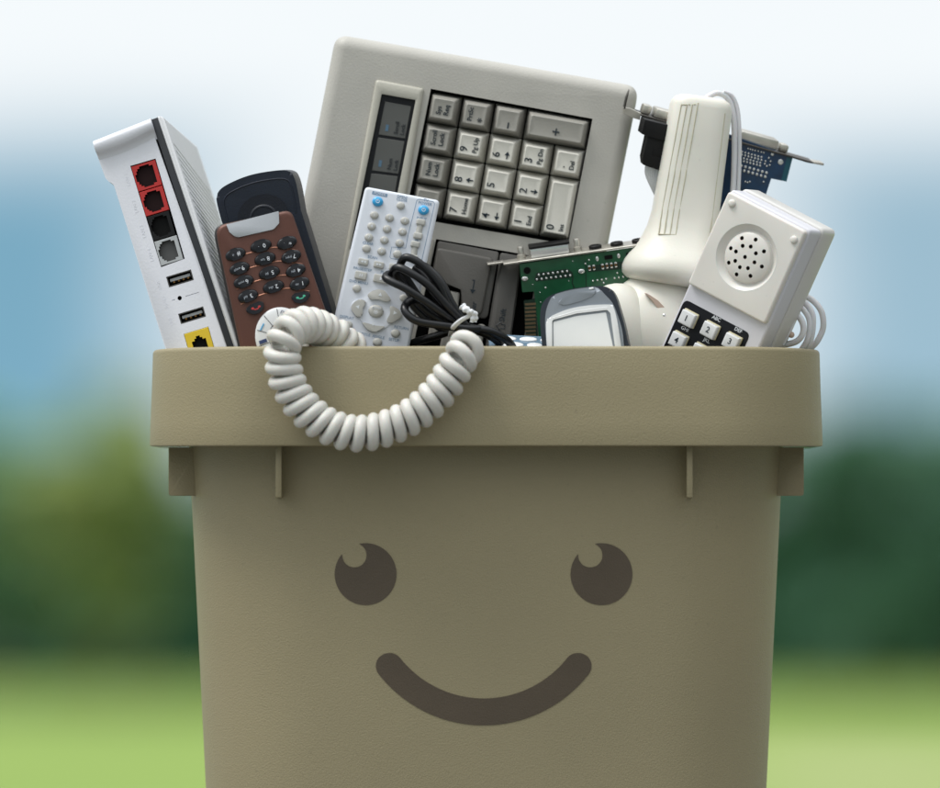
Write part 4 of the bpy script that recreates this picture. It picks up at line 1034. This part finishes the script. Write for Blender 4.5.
m = MB(); m.slab([(fx0 - .6, yt_ + 5), (fx1 + 2, yt_ + 5), (fx1 + 2, yb2 - 87), (fx0 - .6, yb2 - 87)], 7, -66, -33, 'toy_back', 3, 5, back=5); m.build('back_shell', k, th)
zz_ = -6.5
kp = [F.l(*p, zz_) for p in zt((160, 52), (760, 442), (720, 700), (-120, 360))]
kx0, kx1 = F.l(*zt((80, 175))[0], zz_)[0], F.l(*zt((752, 470))[0], zz_)[0]; ky = (F.l(*zt((200, 75))[0], zz_)[1] + F.l(*zt((690, 395))[0], zz_)[1]) / 2
K1 = Vector(F.l(*zt((195, 255))[0], zz_)); K2 = Vector(F.l(*zt((392, 380))[0], zz_)); K4 = Vector(F.l(*zt((97, 455))[0], zz_))
ux = (K2 - K1).length; uy = abs((K4 - K1).y)
kx0, kx1 = K1.x - 13.5, K1.x + 2 * ux + 13.5
m = MB(); m.prism(rpoly([(kx0, ky), (kx1, ky), (kx1, ky - 75), (kx0, ky - 75)], 6, 4), zz_ - 2, zz_ + .4, 'toy_black', .3, 1); o = m.build('keypad_plate', k, th)
labels = ['', 'ABC', 'DEF', 'GHI', 'JKL', 'MNO', 'PRS', 'TUV', 'WXY']
mt = MB()
for i in range(9):
    p = K1 + Vector((ux * (i % 3), -uy * (i // 3)))
    m = MB(); m.prism(rpoly(rect(p.x, p.y, 17, 15.5), 1, 2), zz_, zz_ + 2.4, 'toy_key_base', .3, 1); m.prism(rpoly(rect(p.x, p.y - .4, 16, 14.3), 1, 2), zz_ + 2.4, zz_ + 8, 'toy_key', 2.4, 3)
    m.text(str(i + 1), p.x - .5, p.y - .3, zz_ + 8.1, 8.6, 'legend', 0, bold=.06); m.build('key', k, th)
    if labels[i]: mt.text(labels[i], p.x, p.y + uy * .5 + .4, zz_ + .5, 5.2, 'ink_white', 0, bold=.05)
mt.build('printed_marking', k, o, smooth=None)

# ================================================================== COIL OF WHITE CABLE at the right
F = Frame(800, 335, 70); k = F.k
zz2 = Z(780, 280, 12.12)
wc = thing('cable_coil', 'coil of thin white cable behind the lower right edge of the white handset', 'cable', F)
m = MB()
def cl(pts, r): m.tube(spline([(*F.l(*zz2((a, b))[0]), z) for a, b, z in pts], 10), r, 'cable_white', 12)
cl([(180, 160, -6), (300, 190, -2), (410, 260, 0), (490, 360, 2), (522, 470, 2), (520, 590, 0), (470, 710, -2), (410, 790, -6), (300, 880, -12), (100, 930, -18)], 3.1)
cl([(100, 170, 4), (240, 240, 6), (335, 320, 8), (390, 430, 10), (395, 560, 10), (380, 680, 8), (340, 800, 4), (220, 900, -2)], 3.0)
cl([(60, 250, 8), (200, 300, 10), (290, 380, 12), (345, 480, 12), (352, 600, 12), (320, 740, 10), (260, 840, 6)], 2.8)
cl([(20, 330, 10), (140, 380, 14), (235, 470, 16), (275, 570, 18), (262, 670, 18), (200, 745, 16), (100, 780, 12), (-60, 800, 8)], 3.2)
cl([(170, 510, 20), (100, 660, 20), (30, 800, 18)], 1.1)
x, y = F.l(*zz2((130, 672))[0]); m.dome(x, y, 3.2, 3.2, 16, 21, 'slot_red')
o = bpy.data.objects.new('lead', m.mesh('lead', k, 60)); COL.objects.link(o); o.parent = wc
# ================================================================== LAWN, TREES, SKY
gm = bpy.data.materials.new('grass'); gm.use_nodes = True; nt = gm.node_tree; b = nt.nodes['Principled BSDF']; b.inputs['Roughness'].default_value = 0.85; b.inputs['Specular IOR Level'].default_value = 0.2
tc = nt.nodes.new('ShaderNodeTexCoord'); n = nt.nodes.new('ShaderNodeTexNoise'); n.inputs['Scale'].default_value = 0.35; n.inputs['Detail'].default_value = 8; nt.links.new(tc.outputs['Object'], n.inputs['Vector'])
cr = nt.nodes.new('ShaderNodeValToRGB'); cr.color_ramp.elements[0].position = .3; cr.color_ramp.elements[1].position = .7
cr.color_ramp.elements[0].color = GRASS0; cr.color_ramp.elements[1].color = GRASS1
nt.links.new(n.outputs['Fac'], cr.inputs['Fac']); # a pale beige ellipse mixed into the lawn colour
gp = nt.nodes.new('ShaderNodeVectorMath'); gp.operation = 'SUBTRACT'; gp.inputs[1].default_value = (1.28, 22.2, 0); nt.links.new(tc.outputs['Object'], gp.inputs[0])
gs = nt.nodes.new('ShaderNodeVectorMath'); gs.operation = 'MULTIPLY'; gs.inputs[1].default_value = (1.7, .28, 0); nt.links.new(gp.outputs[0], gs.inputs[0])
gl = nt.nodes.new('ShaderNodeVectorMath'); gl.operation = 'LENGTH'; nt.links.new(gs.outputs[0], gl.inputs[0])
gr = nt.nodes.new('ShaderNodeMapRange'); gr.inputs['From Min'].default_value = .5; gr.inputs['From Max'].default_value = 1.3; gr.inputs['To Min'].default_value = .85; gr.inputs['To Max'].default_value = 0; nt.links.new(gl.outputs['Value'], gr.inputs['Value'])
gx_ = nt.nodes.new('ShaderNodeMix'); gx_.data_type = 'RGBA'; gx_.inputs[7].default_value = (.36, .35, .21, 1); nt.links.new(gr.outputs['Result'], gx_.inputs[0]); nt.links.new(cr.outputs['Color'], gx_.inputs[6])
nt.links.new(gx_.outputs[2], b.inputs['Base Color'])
bm = bmesh.new(); Gn = 60
def gh(x, y): return 0.0 if abs(y) < 6 and abs(x) < 6 else 0.05 * math.sin(x * .11 + 1) * math.sin(y * .07)
gx = [-4000, -1500, -600, -250] + [-120 + 8 * i for i in range(31)] + [250, 600, 1500, 4000]
gy = [-1500, -500, -150, -60] + [-30 + 8 * i for i in range(36)] + [320, 500, 1000, 2500, 6000]
vs = [[bm.verts.new((x, y, gh(x, y) if abs(x) < 130 and -31 < y < 260 else 0)) for x in gx] for y in gy]
for j in range(len(gy) - 1):
    for i in range(len(gx) - 1): bm.faces.new((vs[j][i], vs[j][i + 1], vs[j + 1][i + 1], vs[j + 1][i]))
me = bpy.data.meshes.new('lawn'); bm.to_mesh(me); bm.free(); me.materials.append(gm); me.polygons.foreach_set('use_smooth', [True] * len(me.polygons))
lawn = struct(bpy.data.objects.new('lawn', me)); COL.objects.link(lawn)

pm = mat('bounce_paving', (.15, .146, .138), .8, grain=.4, gscale=60, var=.15, vscale=1.5)
bm = bmesh.new(); rn = random.Random(2)
for i in range(-16, 17):                          # unseen slabs added round the bin to make the bounced light neutral
    for j in range(-18, 14):
        g = .006; q = [bm.verts.new((i * .9 + a, j * .9 + c, .004 + zz)) for zz in (0, .03) for a, c in ((-.45 + g, -.45 + g), (.45 - g, -.45 + g), (.45 - g, .45 - g), (-.45 + g, .45 - g))]
        bm.faces.new(q[4:])
        for u in range(4): bm.faces.new((q[u], q[(u + 1) % 4], q[4 + (u + 1) % 4], q[4 + u]))
bmesh.ops.translate(bm, verts=bm.verts, vec=(0, 0, -.03))
me = bpy.data.meshes.new('bounce_slabs'); bm.to_mesh(me); bm.free(); me.materials.append(pm)
bounce_obj = struct(bpy.data.objects.new('bounce_slabs', me)); COL.objects.link(bounce_obj)

def leafmat(name, a, b_):
    m = bpy.data.materials.new(name); m.use_nodes = True; nt = m.node_tree; p = nt.nodes['Principled BSDF']; p.inputs['Roughness'].default_value = .6
    tc = nt.nodes.new('ShaderNodeTexCoord'); n = nt.nodes.new('ShaderNodeTexNoise'); n.inputs['Scale'].default_value = 1.1; n.inputs['Detail'].default_value = 4
    nt.links.new(tc.outputs['Object'], n.inputs['Vector']); cr = nt.nodes.new('ShaderNodeValToRGB'); cr.color_ramp.elements[0].position = .35; cr.color_ramp.elements[1].position = .65
    cr.color_ramp.elements[0].color = (*a, 1); cr.color_ramp.elements[1].color = (*b_, 1); nt.links.new(n.outputs['Fac'], cr.inputs['Fac']); nt.links.new(cr.outputs['Color'], p.inputs['Base Color'])
    M[name] = m
mk('bark', (0.09, 0.07, 0.05), 0.85, var=.25, vscale=6)
def crown_mesh(name, seed, W, H, base, key, n=2600, col=1.0):
    rn = random.Random(seed); m = MB(); vs = []; fs = []
    blobs = []
    for i in range(15):
        a = rn.uniform(0, 2 * math.pi); q = rn.uniform(.1, .8); h = rn.uniform(.12, .88)
        wid = W * (1 - abs(h - .4) ** 1.6 * 1.3) * q
        blobs.append((math.cos(a) * wid, math.sin(a) * wid, base + (H - base) * h, rn.uniform(.2, .36) * W))
    for i in range(n):
        bx, by, bz, br = rn.choice(blobs)
        d = Vector((rn.gauss(0, 1), rn.gauss(0, 1), rn.gauss(0, 1))).normalized() * br * rn.uniform(.55, 1.05)
        c = Vector((bx, by, bz + d.z * .85)) + Vector((d.x, d.y, 0)); sz = rn.uniform(.09, .2)
        u = Vector((rn.gauss(0, 1), rn.gauss(0, 1), rn.gauss(0, 1))).normalized(); w = u.orthogonal().normalized()
        o = len(vs); vs += [c - u * sz, c + w * sz * .5, c + u * sz, c - w * sz * .5]; fs.append((o, o + 1, o + 2, o + 3))
    m.add(vs, fs, key); me = m.mesh(name, 1, None); return me, blobs
def tree(label, x, y, W, H, seed, key, base=.25):
    t = thing('tree', label, 'tree'); t.location = (x, y, 0); t['group'] = 'trees at the far edge of the lawn'
    me, blobs = crown_mesh('crown', seed, W, H, H * base, key)
    o = bpy.data.objects.new('crown', me); COL.objects.link(o); o.parent = t
    m = MB(); m.tube(spline([(0, 0, -.1), (.06, 0, H * .2), (-.05, .05, H * .45), (.05, 0, H * .75)], 5), lambda s_: .16 * H / 6 * (1 - .75 * s_) + .02, 'bark', 9)
    for bx, by, bz, br in blobs[:7]: m.tube(spline([(0, 0, bz * .55), (bx * .5, by * .5, bz * .8), (bx, by, bz)], 4), lambda s_: .06 * H / 6 * (1 - .8 * s_) + .008, 'bark', 6)
    m2 = m.mesh('trunk', 1, 60); o = bpy.data.objects.new('trunk', m2); COL.objects.link(o); o.parent = t
leafmat('leaf_olive', *LEAF_OLIVE); leafmat('leaf_dark', *LEAF_DARK); leafmat('leaf_mid', *LEAF_MID)
def bgx(px, Y): return (px - CX) * S * (D + Y) / D
for args in TREES: tree(args[0], bgx(args[1], args[2]), args[2], *args[3:])
# a long clipped hedge closes the lawn
m = MB(); rn = random.Random(5); vs = []; fs = []
HYD, HW, HH = HEDGE
for i in range(16000):
    x = rn.uniform(-HW, HW); f = rn.random()
    top_ = HH * (1 + .10 * math.sin(x * .45) + .07 * math.sin(x * 1.3 + 2))
    if f < .62: y, z = -rn.uniform(.7, 1.0), rn.uniform(.0, top_)
    elif f < .85: y, z = rn.uniform(-.9, .9), top_ + rn.uniform(-.25, .12)
    else: y, z = rn.uniform(-.6, 1.0), rn.uniform(0, top_)
    c = Vector((x, y, z)); sz = rn.uniform(.14, .3); u = Vector((rn.gauss(0, 1), rn.gauss(0, 1), rn.gauss(0, 1))).normalized(); w = u.orthogonal().normalized()
    o = len(vs); vs += [c - u * sz, c + w * sz * .6, c + u * sz, c - w * sz * .6]; fs.append((o, o + 1, o + 2, o + 3))
m.add(vs, fs, 'leaf_dark'); core = MB()
hg = thing('hedge', 'long dark green hedge across the far edge of the lawn', 'hedge'); hg.location = (0, HYD, 0)
o = bpy.data.objects.new('foliage', m.mesh('foliage', 1, None)); COL.objects.link(o); o.parent = hg
core.box(-HW, HW, -.6, .6, 0, HH * .85, 'leaf_dark'); o = bpy.data.objects.new('inner_growth', core.mesh('inner_growth', 1, None)); COL.objects.link(o); o.parent = hg

# sun and sky
az, el = SUN
sd = Vector((math.sin(R(az)) * math.cos(R(el)), math.cos(R(az)) * math.cos(R(el)), math.sin(R(el))))   # towards the sun
ld = bpy.data.lights.new('sun', 'SUN'); ld.energy = SUN_E; ld.angle = R(SUN_A); ld.color = (1, .965, .91)
lo = bpy.data.objects.new('sun', ld); COL.objects.link(lo); lo.rotation_euler = sd.to_track_quat('Z', 'Y').to_euler()
w = bpy.data.worlds.new('World'); SC.world = w; w.use_nodes = True; nt = w.node_tree; bg = nt.nodes['Background']; bg.inputs['Strength'].default_value = 0.1
sky = nt.nodes.new('ShaderNodeTexSky'); sky.sky_type = 'NISHITA'; sky.sun_disc = False; sky.sun_elevation = R(el); sky.sun_rotation = R(az); sky.air_density = 1.0; sky.dust_density = 0.6
tc = nt.nodes.new('ShaderNodeTexCoord')
def node(t, **k):
    q = nt.nodes.new(t)
    for a, v in k.items(): setattr(q, a, v)
    return q
def math_(op, a, b_=None, clamp=False):
    q = node('ShaderNodeMath', operation=op, use_clamp=clamp)
    for i, v in enumerate((a, b_)):
        if v is None: continue
        if isinstance(v, (int, float)): q.inputs[i].default_value = v
        else: nt.links.new(v, q.inputs[i])
    return q.outputs[0]
def mrange(v, a, b_, c=0.0, d=1.0, smooth=True):
    q = node('ShaderNodeMapRange'); q.interpolation_type = 'SMOOTHSTEP' if smooth else 'LINEAR'
    nt.links.new(v, q.inputs['Value'])
    for i, t in zip(('From Min', 'From Max', 'To Min', 'To Max'), (a, b_, c, d)): q.inputs[i].default_value = t
    return q.outputs['Result']
sep = node('ShaderNodeSeparateXYZ'); nt.links.new(tc.outputs['Generated'], sep.inputs[0])
X, Y_, Zv = sep.outputs
# clear gap low over the horizon between cloud banks: look the blue up higher in the sky model, where the gap opens
mp = node('ShaderNodeVectorMath', operation='ADD'); mp.inputs[1].default_value = (0, 0, SKY_LIFT); nt.links.new(tc.outputs['Generated'], mp.inputs[0])
nm = node('ShaderNodeVectorMath', operation='NORMALIZE'); nt.links.new(mp.outputs[0], nm.inputs[0]); nt.links.new(nm.outputs[0], sky.inputs['Vector'])
no = node('ShaderNodeTexNoise'); no.inputs['Scale'].default_value = 14; no.inputs['Detail'].default_value = 3; nt.links.new(tc.outputs['Generated'], no.inputs['Vector'])
nz = math_('MULTIPLY', math_('SUBTRACT', no.outputs['Fac'], .5), CLOUD_NOISE)
upper = mrange(math_('ADD', Zv, nz), CLOUD_Z0, CLOUD_Z1)
# a cumulus bank straight ahead
dx = math_('DIVIDE', math_('SUBTRACT', X, BANK[0]), BANK[1]); dz = math_('DIVIDE', math_('SUBTRACT', Zv, BANK[2]), BANK[3])
rr = math_('SQRT', math_('ADD', math_('MULTIPLY', dx, dx), math_('MULTIPLY', dz, dz)))
bank = math_('MULTIPLY', mrange(math_('ADD', rr, math_('MULTIPLY', nz, 8)), 1.35, .45), mrange(Y_, 0, .5))
mask = math_('MAXIMUM', math_('MAXIMUM', upper, bank), mrange(X, .015, .055, .1, .28))        # thin veil over the gap
# cloud brightness falls off away from the sun
dot = node('ShaderNodeVectorMath', operation='DOT_PRODUCT'); nt.links.new(tc.outputs['Generated'], dot.inputs[0]); dot.inputs[1].default_value = sd
n2 = node('ShaderNodeTexNoise'); n2.inputs['Scale'].default_value = 3; n2.inputs['Detail'].default_value = 4; nt.links.new(tc.outputs['Generated'], n2.inputs['Vector'])
lum = math_('MULTIPLY', mrange(dot.outputs['Value'], -0.45, .95, CLOUD_L0, CLOUD_L1, False), mrange(n2.outputs['Fac'], .3, .7, .85, 1.1, False))
lum = math_('MULTIPLY', lum, mrange(Zv, 0.0, .85, .26, 1.35, False))   # an overcast sky is about three times brighter overhead
lowb = mrange(Zv, .10, .30, 1.0, 0.0)              # the near-white haze of the distant banks
front = mrange(Y_, .2, .9)
lum = math_('ADD', math_('MULTIPLY', lum, math_('SUBTRACT', 1.0, math_('MULTIPLY', lowb, front))), math_('MULTIPLY', math_('MULTIPLY', lowb, front), CLOUD_FAR))
cc = node('ShaderNodeMix', data_type='RGBA', blend_type='MULTIPLY'); cc.inputs[0].default_value = 1; cc.inputs[6].default_value = (.93, .975, 1.0, 1)
nt.links.new(lum, cc.inputs[7])
skc = node('ShaderNodeMix', data_type='RGBA', blend_type='MULTIPLY'); skc.inputs[0].default_value = 1; nt.links.new(sky.outputs[0], skc.inputs[6]); skc.inputs[7].default_value = SKY_TINT
mx = node('ShaderNodeMix', data_type='RGBA'); nt.links.new(mask, mx.inputs[0]); nt.links.new(skc.outputs[2], mx.inputs[6]); nt.links.new(cc.outputs[2], mx.inputs[7])
nt.links.new(mx.outputs[2], bg.inputs['Color'])

# camera
cd = bpy.data.cameras.new('camera'); co = bpy.data.objects.new('camera', cd); COL.objects.link(co); SC.camera = co
co.location = (0, -D, EYE); co.rotation_euler = (R(90), 0, 0)
cd.sensor_width = 36; cd.lens = 36 * D / (940 * S); cd.shift_x = 0; cd.shift_y = (HY - 394) / 940.0
cd.clip_start = .05; cd.clip_end = 12000
cd.dof.use_dof = True; cd.dof.focus_distance = D + 0.06; cd.dof.aperture_fstop = (cd.lens / 1000) / APER
SC.render.engine = 'CYCLES'
SC.cycles.use_denoising = True; SC.cycles.max_bounces = 8
try: SC.cycles.denoiser = 'OPENIMAGEDENOISE'
except Exception: pass
SC.cycles.sample_clamp_indirect = 6
SC.view_settings.view_transform = 'Standard'; SC.view_settings.look = 'None'; SC.view_settings.gamma = 1; SC.view_settings.exposure = EXPO
SC.render.resolution_x = 1024; SC.render.resolution_y = 858
